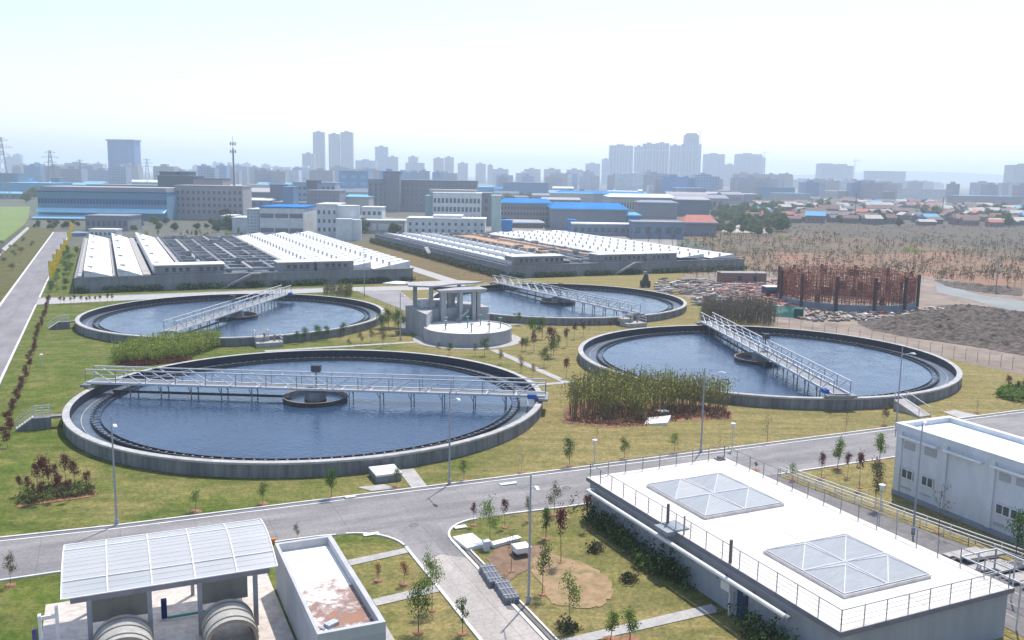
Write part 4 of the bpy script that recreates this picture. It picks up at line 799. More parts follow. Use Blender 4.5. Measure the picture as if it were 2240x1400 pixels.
for (px, pb, pt) in ((45,1085,1030), (62,1095,1032), (82,1075,1002), (100,1095,975), (122,1068,1003), (145,1060,978), (165,1075,990), (95,1105,1040), (125,1098,1022), (152,1098,1036), (192,1080,1018), (108,1075,1010), (75,1090,1050), (135,1085,1030)):
    x, y = gp(px, pb); tree('red', 'red', px % 4, x, y, hgt(px, pb, pt)*.92, 'red_shrub', 'purple-headed shrub growing in the raised bed at the lower left', 'shrub', 'purple shrubs of the lower left bed', .8)
def clump(poly_px, n, h0, h1, ls, mats, seed, name, label, cat, kind='stuff', stems=0, stemm=None, lean=.15, jit=.5, topy=.45):
    rr = random.Random(seed); P = [gp(*p) for p in poly_px]; x0, x1 = min(p[0] for p in P), max(p[0] for p in P); y0, y1 = min(p[1] for p in P), max(p[1] for p in P)
    def inside(x, y):
        c = False; j = len(P)-1
        for i in range(len(P)):
            if (P[i][1] > y) != (P[j][1] > y) and x < (P[j][0]-P[i][0])*(y-P[i][1])/(P[j][1]-P[i][1])+P[i][0]: c = not c
            j = i
        return c
    m = MB(); k = 0; N = len(mats)
    if stemm: mats = list(mats) + [stemm]
    while k < n:
        x, y = rr.uniform(x0, x1), rr.uniform(y0, y1)
        if not inside(x, y): continue
        k += 1; h = rr.uniform(h0, h1)
        if stems: dx, dy = rr.uniform(-lean, lean)*h, rr.uniform(-lean, lean)*h; m.bar((x,y,0), (x+dx,y+dy,h), stems, m=N)
        else: dx = dy = 0
        cm = rr.randrange(N)
        for i in range((22 if h1 > 4 else 14) if stems else 9):
            u = rr.uniform(topy, 1.05); q = Vector((x+dx*u+rr.gauss(0, jit*.35), y+dy*u+rr.gauss(0, jit*.35), h*u))
            nr = Vector((rr.uniform(-1,1), rr.uniform(-1,1), rr.uniform(-.3,1))).normalized(); a = nr.orthogonal().normalized()*(ls*rr.uniform(.5,1.3)); b = nr.cross(a)*.6
            m.add([q-a,q-b,q+a,q+b], [(0,1,2,3)], cm if rr.random() < .7 else rr.randrange(N))
    return mono(name, m, mats, label, cat, None, kind)
clump([(40,1108),(205,1083),(200,1060),(110,1068),(50,1085)], 300, .15, .5, .10, (lo_, lgl, lbr), 1, 'undergrowth', 'low mixed undergrowth filling the raised bed at the lower left', 'undergrowth', stems=.02, stemm=bark)
b = PX([(36,1112),(208,1087),(214,1075),(200,1068),(120,1078),(48,1094)]); q = MB(); q.prism(b, 0, .08); struct('soil_patch', q, redsoil)
clump([(248,797),(330,798),(400,790),(480,762),(484,752),(440,750),(300,765),(250,780)], 1300, 1.3, 2.4, .11, (lye, lye, lgl), 2, 'bamboo', 'yellow-green bamboo thicket between the left road tank and the nearest tank', 'bamboo', stems=.03, stemm=lgl, topy=.35)
clump([(250,800),(330,801),(420,790),(400,783),(300,790)], 500, .2, .6, .13, (lor, lr, lbr), 12, 'undergrowth', 'low red ground plants at the foot of the yellow-green bamboo', 'undergrowth')
clump([(1240,918),(1330,922),(1400,925),(1500,908),(1588,910),(1590,893),(1500,880),(1330,868),(1250,885)], 640, 2.4, 4.1, .12, (lbo, lye, lo_, lbo), 3, 'bamboo', 'tall olive bamboo grove in front of the building-site tank', 'bamboo', stems=.042, stemm=mat('culm', (.27, .25, .12), (.15, .11, .06), .6), lean=.09, topy=.58, jit=1.5)
b = MB(); b.sheet(WS(jag([S(1228, 924), S(1330, 936), S(1400, 934), S(1500, 920), S(1604, 920), S(1598, 896), S(1500, 880), S(1330, 872), S(1240, 890)], 7, .25)), .05); struct('soil_patch', b, redsoil)
clump([(1234,922),(1330,932),(1400,932),(1500,918),(1596,918),(1592,895),(1500,890),(1330,895)], 700, .1, .5, .11, (redsoil, redsoil, lbr), 13, 'undergrowth', 'reddish leaf litter and low plants under the olive bamboo', 'undergrowth')
clump([(1528,712),(1690,712),(1700,700),(1640,690),(1540,690)], 560, 2.6, 4.4, .12, (lbr, lo_, mat('twig_grey', (.22, .18, .15), None, 2)), 4, 'bamboo', 'brown half-bare bamboo grove behind the tank beside the building site', 'bamboo', stems=.05, stemm=paleb, lean=.1, topy=.3, jit=.9)
clump([(2180,870),(2240,885),(2270,875),(2240,850),(2195,855)], 400, .4, 1.0, .16, (lgl, lg), 5, 'bush', 'bright green bush patch at the right edge below the mud heap', 'bush', kind='thing')
for (px, pb, pt) in ((2205, 858, 816), (2225, 862, 830), (2238, 860, 825)): x, y = gp(px, pb); tree('red', 'red', px % 4, x, y, hgt(px, pb, pt), 'red_shrub', 'purple shrub rising out of the bright green bush patch', 'shrub', 'purple shrubs by the right edge', .9)
clump([(708,648),(768,650),(772,640),(712,638)], 160, 1.0, 2.2, .14, (lgl, lo_, lr), 6, 'shrubbery', 'pale shrubs beside the service road behind the left tank', 'shrubbery', stems=.04, stemm=paleb)
# shrubs along the shaded wall of the flat roof building
for k, (t0, t1, lab) in enumerate(((50.5, 58, 'dark evergreen shrub mass at the far end of the flat-roofed wall'), (44.5, 49, 'dark evergreen shrub mass in the middle of the flat-roofed wall'), (33, 39.5, 'dark evergreen shrub mass at the near end of the flat-roofed wall'))):
    m = MB(); rr = random.Random(40+k)
    for i in range(int((t1-t0)*34)):
        t = rr.gauss((t0+t1)/2, (t1-t0)*.28); s = 31.9 + rr.gauss(0, .32); h = rr.uniform(.2, 1.2+.9*math.sin(t*2.2)**2); cx, cy = W(s, t)
        for j in range(9):
            q = Vector((cx+rr.gauss(0,.16), cy+rr.gauss(0,.16), h*rr.uniform(.6,1))); nr = Vector((rr.uniform(-1,1), rr.uniform(-1,1), rr.uniform(-.2,1))).normalized(); a = nr.orthogonal().normalized()*rr.uniform(.06,.12); b = nr.cross(a)*.7
            m.add([q-a,q-b,q+a,q+b], [(0,1,2,3)], rr.choice((0,0,0,1)))
    mono('hedge', m, [lgd, lg], lab, 'hedge')
clump([(1340,1200),(1420,1265),(1440,1262),(1360,1180)], 60, .4, 1.1, .13, (lg, lgd), 50, 'bush', 'loose green bushes on the grass beside the long shaded wall', 'bush', kind='thing')
for (px, py, r_) in ((1240, 1378, .9), (1300, 1205, .7), (1375, 1272, .6)):
    clump([(px-25*r_, py), (px, py+14*r_), (px+25*r_, py), (px, py-14*r_)], 40, .2, .6, .1, (lgd, lbr), px, 'bush', {1240: 'dark low bush at the foot of the bright green tree', 1300: 'low bush beside the wall nearest the far corner', 1375: 'low dry bush on the grass near the tan patch'}[px], 'bush', kind='thing')
# hedge at the foot of treatment blocks
for k, (s0_, s1_, gaps) in enumerate(((-6, 66, 12), (90, 162, 14))):
    m = MB(); rr = random.Random(60+k)
    for i in range(1500):
        s = rr.uniform(s0_, s1_); 
        if math.sin(s*.9) + math.sin(s*.37+k) < -.9: continue
        cx, cy = W(s, 205 + rr.gauss(0, .3)); h = rr.uniform(.4, 1.5)
        for j in range(5):
            q = Vector((cx+rr.gauss(0,.3), cy+rr.gauss(0,.25), h*rr.uniform(.5,1))); nr = Vector((rr.uniform(-1,1), rr.uniform(-1,1), rr.uniform(0,1))).normalized(); a = nr.orthogonal().normalized()*.2; b = nr.cross(a)*.7
            m.add([q-a,q-b,q+a,q+b], [(0,1,2,3)], rr.choice((0,0,1)))
    mono('hedge', m, [lgd, lg], ('dark hedge at the foot of the treatment block beside the left road', 'dark hedge at the foot of the treatment block on the building-site side')[k], 'hedge')
m = MB(); rr = random.Random(66)
for i in range(1600):
    cx, cy = W(88.6 + rr.gauss(0, .5), rr.uniform(206, 325)); h = rr.uniform(.5, 2.0)
    for j in range(5):
        q = Vector((cx+rr.gauss(0,.4), cy+rr.gauss(0,.4), h*rr.uniform(.5,1))); nr = Vector((rr.uniform(-1,1), rr.uniform(-1,1), rr.uniform(0,1))).normalized(); a = nr.orthogonal().normalized()*.25; b = nr.cross(a)*.7
        m.add([q-a,q-b,q+a,q+b], [(0,1,2,3)], rr.choice((0,0,1)))
mono('hedge', m, [lgd, lbr], 'dark hedge along the long side wall between the two treatment blocks', 'hedge')
# bushes left of the treatment block and beyond the left road
for i in range(34):
    u = rr.random(); cx, cy = W(-9.5 + rr.uniform(-1.2, 1.8), 206 + u*110); tree('bush', rr.choice(('green', 'light', 'dark')), i % 4, cx, cy, rr.uniform(1.2, 2.6), 'bush', 'green bush on the bank between the left road and the treatment block', 'bush', 'bushes on the bank beside the treatment block', 1.2)
for i in range(60):
    cx, cy = W(-21 - rr.random()*22, 150 + rr.random()*230); tree('bush', rr.choice(('green', 'olive', 'brown', 'dark')), i % 4, cx, cy, rr.uniform(.8, 2.4), 'bush', 'scruffy bush on the rough verge left of the left road', 'bush', 'bushes on the rough left verge', 1.5)
# yellow banners along the left road
for i, (px, py, h) in enumerate(((153, 512, 22), (148, 525, 16), (140, 544, 16), (133, 556, 18), (124, 572, 22), (117, 588, 26), (108, 608, 30))):
    x, y = gp(px, py); hh_ = hgt(px, py, py-h*1.25)
    T = thing('yellow_banner', 'yellow fabric banner on a pole in the row beside the left road', 'banner', (x, y, 0), .3, 'yellow banners beside the left road')
    q = MB(); q.tube((0,0,0), (0,0,hh_), .06, n=6); q.build('pole', galvd, T)
    q = MB(); n_ = 8
    for j in range(n_):
        z0, z1 = .3 + (hh_-.3)*j/n_, .3 + (hh_-.3)*(j+1)/n_; w0, w1 = 1.1*math.sin(math.pi*(.15+.75*j/n_))+.35, 1.1*math.sin(math.pi*(.15+.75*(j+1)/n_))+.35
        yo = .12*math.sin(j*1.3); q.add([(.06,yo,z0),(w0,-yo,z0),(w1,-yo,z1),(.06,yo,z1),(.06,yo+.03,z0),(w0,-yo+.03,z0),(w1,-yo+.03,z1),(.06,yo+.03,z1)], [(0,1,2,3),(7,6,5,4),(1,5,6,2)])
    q.build('cloth', yel, T)
# ---------------------------------------------------------------- building site
Rr = 13.2; gx, gy = gp(1896, 684); cs, ct_ = (gx+.04*Rr)*CT + (gy+Rr)*ST, -(gx+.04*Rr)*ST + (gy+Rr)*CT
T = site('rebar_tank_shell', 'round tank under construction: rusty reinforcement cage on a grey concrete ring', 'construction', cs, ct_)
q = MB(); q.ring(Rr-.8, Rr+.3, 0, 1.35, 72); q.build('foundation', mat('new_concrete', (.24, .27, .3), (.17, .19, .22), .5), T)
rb1 = mat('rebar_rust', (.36, .12, .07), (.22, .075, .05), 1.0); rb2 = mat('rebar_bright', (.4, .19, .11), (.26, .11, .07), 1.0)
q = MB(); rr = random.Random(8)
for ringr, N in ((Rr, 160), (Rr-.7, 110), (Rr-2.5, 50), (Rr-5, 40), (Rr-8, 26)):
    for i in range(N):
        a = 2*math.pi*i/N + rr.uniform(-.01, .01); h = rr.uniform(5.4, 6.7); q.bar((ringr*math.cos(a), ringr*math.sin(a), 1.0), (ringr*math.cos(a+.004), ringr*math.sin(a+.004), h), .075, m=0 if rr.random() < .8 else 1)
for z in (1.8, 2.6, 3.3, 4.2, 5.0, 5.8, 6.4):
    for i in range(72):
        a0, a1 = 2*math.pi*i/72, 2*math.pi*(i+1)/72
        for r_ in (Rr+.05, Rr-.75, Rr-2.5, Rr-6):
            if rr.random() < .85: q.bar((r_*math.cos(a0), r_*math.sin(a0), z), (r_*math.cos(a1), r_*math.sin(a1), z+rr.uniform(-.25,.25)), .09, m=1 if rr.random() < .3 else 0)
for i in range(60):
    a = rr.uniform(0, 6.28); q.bar((Rr*math.cos(a), Rr*math.sin(a), rr.uniform(1, 3)), (Rr*math.cos(a+.15), Rr*math.sin(a+.15), rr.uniform(4, 6.5)), .08, m=1)
q.build('rebar_cage', [rb1, rb2], T)
for i in range(72):
    pn = MB()
    if rr.random() < .5: continue
    a0, a1 = 2*math.pi*i/72, 2*math.pi*(i+.9)/72; z0 = rr.choice((1.4, 3.0, 4.4)); r_ = Rr-.35
    pn.add([(r_*math.cos(a0), r_*math.sin(a0), z0), (r_*math.cos(a1), r_*math.sin(a1), z0), (r_*math.cos(a1), r_*math.sin(a1), z0+1.5), (r_*math.cos(a0), r_*math.sin(a0), z0+1.5)], [(0,1,2,3)])
    pn.add([((r_-.06)*math.cos(a0), (r_-.06)*math.sin(a0), z0), ((r_-.06)*math.cos(a1), (r_-.06)*math.sin(a1), z0), ((r_-.06)*math.cos(a1), (r_-.06)*math.sin(a1), z0+1.5), ((r_-.06)*math.cos(a0), (r_-.06)*math.sin(a0), z0+1.5)], [(3,2,1,0)])
    pn.build('formwork', mat('formwork_brown', (.2, .09, .06), (.12, .06, .05), 1), T)
for i in range(12):
    a = 2*math.pi*(i+.3)/12; q = MB(); q.box(-.22, .22, -.22, .22, .0, 6.8); o = q.build('column', mat('column_dark', (.09, .045, .045), None, 1), T); o.location = ((Rr+.45)*math.cos(a), (Rr+.45)*math.sin(a), 0)
# site sheds, tent, materials
x, y = gp(1700, 648)
T = thing('site_shed', 'small site shed with pale flat roof and blue and maroon walls beside the rebar tank', 'shed', (x, y, 0), .1)
q = MB(); q.box(-3, 0, -1.5, 1.5, 0, 2.1); q.box(0, 2.2, -1.3, 1.4, 0, 1.9, 1); q.build('wall', [mat('maroon_wall', (.14, .03, .07), (.05, .05, .12), .8), mat('navy_wall', (.05, .06, .1), None, 1)], T)
q = MB(); q.box(-3.2, .1, -1.9, 1.7, 2.1, 2.25); q.box(.1, 2.6, -1.6, 1.6, 1.9, 2.05); q.build('roof', mat('shed_roof', (.6, .6, .62), None, 1), T)
q = MB(); q.box(-2.9, -.9, -1.62, -1.52, 1.5, 2.0); q.build('banner', mat('blue_banner', (.03, .25, .42), None, 1), T)
x, y = gp(1640, 622)
T = thing('brick_shed', 'low brown brick shed with two dark doorways next to the treatment block', 'shed', (x, y, 0), .05)
q = MB(); q.box(-7, 4, 0, 4, 0, 2.6); q.build('wall', mat('brown_brick', (.2, .15, .15), (.26, .14, .11), .4), T)
q = MB(); q.box(-7.2, 4.2, -.2, 4.2, 2.6, 2.75); q.build('roof', mat('shed_tar', (.3, .28, .27), None, .5), T)
for xx in (-2.5, 1.2): q = MB(); q.box(xx-.4, xx+.4, -.08, .02, 0, 2); q.build('door', weirdark, T)
x, y = gp(1712, 692)
T = thing('tarpaulin_tent', 'green tarpaulin tent with pale top in front of the rebar tank', 'tent', (x, y, 0), -.25)
q = MB(); q.add([(-4.5,-1.2,0),(2.2,-1.6,0),(2.2,1.6,0),(-4.5,1.4,0),(-3.2,.2,1.9),(1.8,0,2.0)], [(0,1,5,4),(1,2,5),(2,3,4,5),(3,0,4)]); q.build('cover', mat('green_tarp', (.25, .38, .3), (.03, .16, .13), .35, lo=.42, hi=.55), T)
q = MB(); q.box(2.0, 3.6, -1.3, 1.3, 0, 1.7); q.build('store', mat('dark_green', (.02, .11, .09), None, 1), T)
x, y = gp(1411, 628); T = thing('concrete_mixer', 'dark concrete mixer standing on the service road behind the farthest tank', 'machine', (x, y, 0), 0)
q = MB(); q.box(-1.1, 1.1, -1, 1, .3, 1.5); q.tube((0,0,1.3), (.2,0,3.0), .9, .4, n=12); q.build('drum', mat('mixer_dark', (.06, .065, .06), None, 2), T); q = MB(); q.box(-.5, .2, -.5, .5, 3.0, 3.6); q.build('hopper', galvd, T)
for i_ in range(2): q = MB(); q.tube((-.7+1.4*i_, -1.15, .4), (-.7+1.4*i_, -.95, .4), .4, n=12); q.build('wheel', weirdark, T)
# lumber, pipes and rubble on site
pinkm = mat('pink_timber', (.55, .27, .22), (.42, .2, .16), 1)
rub = [pinkm, mat('rubble_white', (.6, .57, .53), None, 1), mat('rubble_brown', (.22, .14, .11), None, 1), mat('rubble_grey', (.3, .29, .28), None, 1), mat('rubble_red', (.45, .06, .05), None, 1)]
m = MB(); rr = random.Random(77)
for i in range(800):
    px = rr.uniform(1430, 1760); py = rr.uniform(612, 668) + (px-1430)*.02
    if px < 1510 and py > 645: continue
    x, y = gp(px, py); a = rr.gauss(.3, .5); L_ = rr.uniform(.4, 3.2); z = rr.uniform(.05, .7)
    m.bar((x, y, z), (x+math.cos(a)*L_, y+math.sin(a)*L_, z+rr.uniform(-.05,.1)), rr.uniform(.15, .7), rr.uniform(.1, .4), m=rr.choice((0,0,0,1,2,3,3)) if px > 1560 else rr.choice((1,2,3,3)))
for i in range(260):
    px = rr.uniform(1755, 2060); py = rr.uniform(676, 705); x, y = gp(px, py); a = rr.uniform(0, 3); L_ = rr.uniform(.3, 1.6); m.bar((x,y,.2), (x+math.cos(a)*L_, y+math.sin(a)*L_, .3), rr.uniform(.2,.6), rr.uniform(.2,.5), m=rr.choice((1,2,2,3,3)))
mono('rubble', m, rub, 'scattered timber, pipes and rubble across the building site', 'rubble', None, 'stuff')
q = MB(); 
for i in range(5): q.tube((-3+i*.05, i*.35, .2), (3+i*.05, i*.35, .2), .16, n=8)
o = mono('orange_pipes', q, mat('orange_paint', (.75, .16, .04), None, 1), 'orange pipes lying below the rebar tank', 'pipes'); o.location = (*gp(1922, 686), 0); o.scale = (.6, .8, 1); o.rotation_euler = (0, 0, .1)
def mound(poly, hmax, seed, name, m_, step=.9, z0=.06, kind='structure', fr=.35):
    P = [gp(*p) for p in poly]; x0, x1 = min(p[0] for p in P), max(p[0] for p in P); y0, y1 = min(p[1] for p in P), max(p[1] for p in P)
    from mathutils import noise as nz
    nx = int((x1-x0)/step)+1; ny = int((y1-y0)/step)+1; m = MB()
    def ed(x, y):
        best = 1e9; c = False; j = len(P)-1
        for i in range(len(P)):
            ax, ay = P[j]; bx, by = P[i]; dx, dy = bx-ax, by-ay; u = max(0, min(1, ((x-ax)*dx+(y-ay)*dy)/(dx*dx+dy*dy+1e-9))); best = min(best, math.hypot(x-ax-u*dx, y-ay-u*dy))
            if (P[i][1] > y) != (P[j][1] > y) and x < (P[j][0]-P[i][0])*(y-P[i][1])/(P[j][1]-P[i][1])+P[i][0]: c = not c
            j = i
        return best if c else -best
    for j in range(ny):
        for i in range(nx):
            x, y = x0+i*step, y0+j*step; e = ed(x, y); v = Vector((x*fr*.3, y*fr*.3, seed)); h = .5+.5*nz.fractal(v, 1, 2, 4) ; h2 = .55*nz.fractal(Vector((x*fr*1.6, y*fr*1.6, seed+3)), 1, 2, 4) + .45*nz.fractal(Vector((x*2.1, y*2.1, seed+3)), 1, 2, 3)
            z = max(-.3, min(1, e/4)*(h*hmax*.8 + h2*hmax*.9 + .15)) if e > 0 else -.3
            m.v.append((x, y, z0+z))
    for j in range(ny-1):
        for i in range(nx-1):
            a = j*nx+i
            if max(m.v[k][2] for k in (a, a+1, a+nx, a+nx+1)) > z0-.2: m.f.append((a, a+1, a+nx+1, a+nx)); m.m.append(0)
    return tag(m.build(name, m_), kind=kind)
MS = .65
mound([(1870,705),(1960,690),(2060,668),(2160,672),(2300,690),(2600,740),(2600,860),(2240,780),(2120,758),(1990,740),(1900,722)], 1.0, 5, 'mud_mound', mudm, step=.6)
mound([(2040,612),(2100,618),(2180,628),(2240,632),(2240,650),(2140,640),(2070,628)], 1.1, 9, 'mud_mound', mudm)
# ---------------------------------------------------------------- scrub and saplings beyond the building site
m = MB(); rr = random.Random(91)
for i in range(2400):
    px = rr.uniform(1490, 2330); py = 482 + 120*rr.random()**1.2 + (px-1500)*.02
    x, y = gp(px, py); h = rr.uniform(.15, .4)*(1 if py > 530 else 1.6); w_ = h*rr.uniform(.6, 1.4)
    for j in range(4):
        q = Vector((x+rr.gauss(0,w_*.6), y+rr.gauss(0,w_*.6), h*rr.uniform(.2,1))); nr = Vector((rr.uniform(-1,1), rr.uniform(-1,1), rr.uniform(0,1))).normalized(); a = nr.orthogonal().normalized()*(h*.5); b = nr.cross(a)*.8
        m.add([q-a,q-b,q+a,q+b], [(0,1,2,3)], rr.choice((0,0,1,2,3)))
mono('undergrowth', m, [lbr, mat('leaf_dull_olive', (.13,.12,.035), None, 2), mat('leaf_grey_brown', (.13,.075,.04), None, 2), lgd], 'brown and olive scrub covering the ground beyond the building site', 'undergrowth', None, 'stuff')
m = MB()
for i in range(2100):
    px = rr.uniform(1480, 2340); py = 505 + 100*rr.random()**.9 + (px-1500)*.022
    if rr.random() < .35*(1+math.sin(px*.03+py*.11)): continue
    x, y = gp(px, py); h = rr.uniform(.9, 2.4); m.bar((x, y, 0), (x+rr.uniform(-.15,.15), y, h), .06 if py > 545 else .09, m=0)
    for j in range(5):
        q = Vector((x+rr.gauss(0,.35), y+rr.gauss(0,.35), h*rr.uniform(.45,1.05))); nr = Vector((rr.uniform(-1,1), rr.uniform(-1,1), rr.uniform(0,1))).normalized(); a = nr.orthogonal().normalized()*.24; b = nr.cross(a)*.8
        m.add([q-a,q-b,q+a,q+b], [(0,1,2,3)], rr.choice((2,2,3)))
mono('sapling_rows', m, [bark, paleb, mat('leaf_dull_olive'), lbr], 'dense brown and olive stems of the far plantation beyond the building site', 'saplings', None, 'stuff')
protos = []
for sd_ in range(4):
    tk, cr = tree_meshes('bare', 30+sd_); b_ = MB(); b_.v = tk.v + cr.v; b_.f = tk.f + [tuple(i+len(tk.v) for i in f) for f in cr.f]; b_.m = [0]*len(tk.f) + [1 + (x % 2) for x in cr.m]
    o = b_.build('sapling', [bark, lo_, lbr]); protos.append(o.data); bpy.data.objects.remove(o)
for i in range(205):
    px = rr.uniform(1500, 2330); py = 530 + 92*rr.random()**.8 + (px-1500)*.022
    x, y = gp(px, py); o = bpy.data.objects.new('sapling', protos[i % 4]); col.objects.link(o); o.location = (x, y, 0); s = rr.uniform(1.0, 1.8); o.scale = (s*.55, s*.55, s); o.rotation_euler = (0, 0, rr.uniform(0, 6.28))
    tag(o, 'thin staked sapling in the plantation beyond the building site', 'tree', 'saplings of the plantation beyond the building site')
for (px, py, h) in ((1705, 530, 16), (1722, 530, 14), (1980, 562, 24), (2000, 565, 24), (2110, 566, 12)):
    x, y = gp(px, py); tree('bush', 'yel', px % 4, x, y, hgt(px, py, py-h), 'yellow_bush', 'yellow flowering bush standing out in the brown scrub', 'bush', 'yellow bushes in the scrub', 1.3)
for i, (px, pb, pt) in enumerate(((1380, 545, 488), (1418, 548, 485), (1440, 560, 492), (1470, 558, 490))): tp(px, pb, pt, 'bare', 'brown', 'tall dark bare tree behind the treatment block, before the blue-grey building', i, 'tree', 'dark bare trees behind the treatment block', .6, False)
# ---------------------------------------------------------------- middle-distance buildings
def bld(name, label, x0, x1, ytop, D, depth, wall, yb=None, roofm=None, rows=0, cols=0, wz=(.15, .92), wf=.55, hf=.5, wm=None, rot=0, par=.5, group=None, cat='building', side=0):
    a = FD(x0, D); b_ = FD(x1, D); h = HZ((x0+x1)/2, ytop, D); Lx = b_[0]-a[0]
    T = thing(name, label, cat, (a[0], a[1], 0), rot, group)
    m = MB(); m.box(0, Lx, 0, depth, 0, h); m.build('wall', wall, T)
    m = MB(); m.box(-.3, Lx+.3, -.3, depth+.3, h, h+par); m.build('roof', roofm or wall, T)
    if rows:
        ww = Lx/cols*wf; hh_ = (wz[1]-wz[0])*h/rows*hf; w0 = None
        for r_ in range(rows):
            for c_ in range(cols):
                if w0 is None: q = MB(); q.box(-ww/2, ww/2, -.12, .05, -hh_/2, hh_/2); w0 = q.build('window', wm or glassb, T); o = w0
                else: o = w0.copy(); col.objects.link(o); o.parent = T
                o.location = (Lx*(c_+.5)/cols, 0, h*(wz[0] + (wz[1]-wz[0])*(r_+.5)/rows))
    return T, Lx, h
blue = mat('blue_roof', (.02, .20, .52), (.02, .16, .44), .1, rough=.9, spec=.05); lblue = mat('light_blue_metal', (.16, .42, .62), (.13, .36, .56), .1, rough=.8, spec=.1); dblue = mat('dark_blue_metal', (.03, .12, .28), None, .1)
greyb = mat('grey_building', (.25, .26, .3), (.2, .21, .25), .05); pinkg = mat('pinkish_grey_building', (.38, .35, .36), (.33, .31, .32), .05); whiteb = mat('white_building', (.70, .72, .73), (.6, .62, .63), .05, c3=(.36,.38,.4), s3=.3)
cream = mat('cream_building', (.5, .47, .43), (.42, .4, .37), .05); dgb = mat('dark_slate_building', (.14, .16, .22), (.11, .13, .18), .05); glassblue = mat('blue_curtain_wall', (.12, .28, .45), (.1, .22, .38), .05, rough=.3)
redr = mat('red_roof', (.45, .16, .12), (.36, .13, .1), .3)
# long blue factory
T, Lx, h = bld('blue_factory', 'long blue factory with ribbon windows and two light blue awnings behind the left road', 80, 363, 421, 455, 30, mat('factory_wall_blue', (.14, .28, .40), (.12, .25, .36), .1), roofm=dblue, rows=1, cols=40, wz=(.52, .82), wf=.8, hf=.6, wm=dblue)
for (fa, fb, za, zb, dp) in ((0, 1, .30, .42, 3.5), (-.0, .77, .08, .2, 7)):
    q = MB(); q.add([(Lx*fa, -dp, h*za), (Lx*fb, -dp, h*za), (Lx*fb, -.05, h*zb), (Lx*fa, -.05, h*zb), (Lx*fa, -dp, h*za-.5), (Lx*fb, -dp, h*za-.5), (Lx*fb, -.05, h*zb-.5), (Lx*fa, -.05, h*zb-.5)], [(0,1,2,3),(7,6,5,4),(0,4,5,1),(1,5,6,2),(3,7,4,0)]); q.build('awning', mat('cyan_awning', (.42, .74, .88), (.36, .68, .82), .2, rough=.7), T)
q = MB(); q.box(0, Lx*.98, 3, 28, h+.5, h+2.5); q.build('roof_ridge', pinkg, T)
bld('pink_block', 'four storey pinkish grey block with small square windows beside the blue factory', 382, 530, 408, 470, 16, pinkg, rows=4, cols=13, wf=.45, hf=.5)
bld('roof_house', 'low brown attic block rising behind the pinkish grey block', 424, 487, 392, 500, 14, pinkg, roofm=dgb)
bld('slate_block', 'dark slate-blue tower block behind the pinkish grey block', 345, 422, 386, 560, 20, dgb, rows=5, cols=10, wf=.4, hf=.4); bld('slate_block', 'darker stair tower on the slate-blue block', 350, 385, 377, 575, 12, dgb)
bld('slate_block', 'second dark stair tower right of the slate-blue block', 392, 415, 377, 575, 12, dgb)
bld('warehouse', 'long pale warehouse with grey shed roof behind the blue factory', 190, 345, 406, 600, 25, cream, roofm=greyb); bld('warehouse', 'low brown-roofed warehouse at the left behind the blue factory', 88, 190, 409, 620, 25, pinkg, roofm=dgb)
bld('warehouse', 'pale blue roofed warehouse at the far left', 0, 110, 401, 800, 40, lblue, roofm=lblue); bld('blue_glass_block', 'blue glass block at the far left between the pylons', 0, 40, 380, 900, 20, glassblue); bld('blue_glass_block', 'small blue block beside the second pylon', 112, 130, 390, 900, 20, glassblue)
bld('gate_house', 'low grey workshop in front of the blue factory', 182, 275, 474, 375, 14, greyb, rows=1, cols=8)
# white hall with blue roof
T, Lx, h = bld('white_hall', 'white frame hall with flat blue roof behind the first treatment block', 566, 662, 455, 350, 26, whiteb, roofm=blue, rows=2, cols=3, wz=(.02, .98), wf=.9, hf=.3, wm=mat('recess_grey', (.2, .21, .25), None, .5))
bld('white_hall_annex', 'lattice-fronted white wing on the left of the blue roofed hall', 538, 565, 460, 352, 20, facade('lattice', (.5, .53, .56), (.2, .23, .28), 1.2, 1.2, .35))
bld('white_shed', 'small white shed left of the blue roofed hall', 505, 538, 478, 372, 14, whiteb); bld('blue_shed', 'pale blue-grey shed beyond the gate', 482, 506, 474, 400, 12, lblue, roofm=whiteb)
bld('white_frame_house', 'low white frame structure at the far end of the first treatment block', 190, 248, 504, 338, 5, white, rows=1, cols=6, wf=.5, hf=.5)
x, y = FD(166, 345); T = thing('round_tank', 'blue-grey round steel tank between the yellow banners and the first treatment block', 'tank', (x, y, 0)); q = MB(); h_ = HZ(166, 506, 345); q.tube((0,0,0), (0,0,h_*.75), 3.2, n=24); q.tube((0,0,h_*.75), (0,0,h_), 3.2, .8, n=24); q.build('shell', mat('steel_blue', (.2, .28, .36), None, .5), T)
# rounded white plant
T, Lx, h = bld('round_plant', 'white plant building with windows and rounded tower end', 691, 736, 449, 350, 18, whiteb, rows=3, cols=4, wf=.4, hf=.45)
for (px, D_, r_, yt, yb_) in ((760, 352, 4.6, 449, 0), (752, 343, 3.2, 478, 0), (775, 345, 2.6, 480, 0)): x, y = FD(px, D_); q = MB(); q.tube((x-T.location.x, y-T.location.y, 0), (x-T.location.x, y-T.location.y, HZ(px, yt, D_)), r_, n=24); q.build('silo', whiteb, T)
bld('plain_block', 'bare slate-grey block behind the white plant', 670, 742, 418, 540, 20, greyb, rows=4, cols=9, wf=.3, hf=.3); bld('stair_tower', 'dark stair tower on the slate-grey block', 670, 694, 396, 560, 12, dgb)
bld('office_block', 'white blue office block with square windows behind the slate-grey block', 640, 733, 400, 640, 18, mat('pale_blue_office', (.33, .43, .55), None, .1), rows=3, cols=9)
bld('blue_glass_block', 'dark blue glazed cube left of the slate-grey block', 618, 641, 410, 600, 14, glassblue); bld('low_office', 'low dark office behind the white hall', 590, 618, 405, 640, 14, dgb)
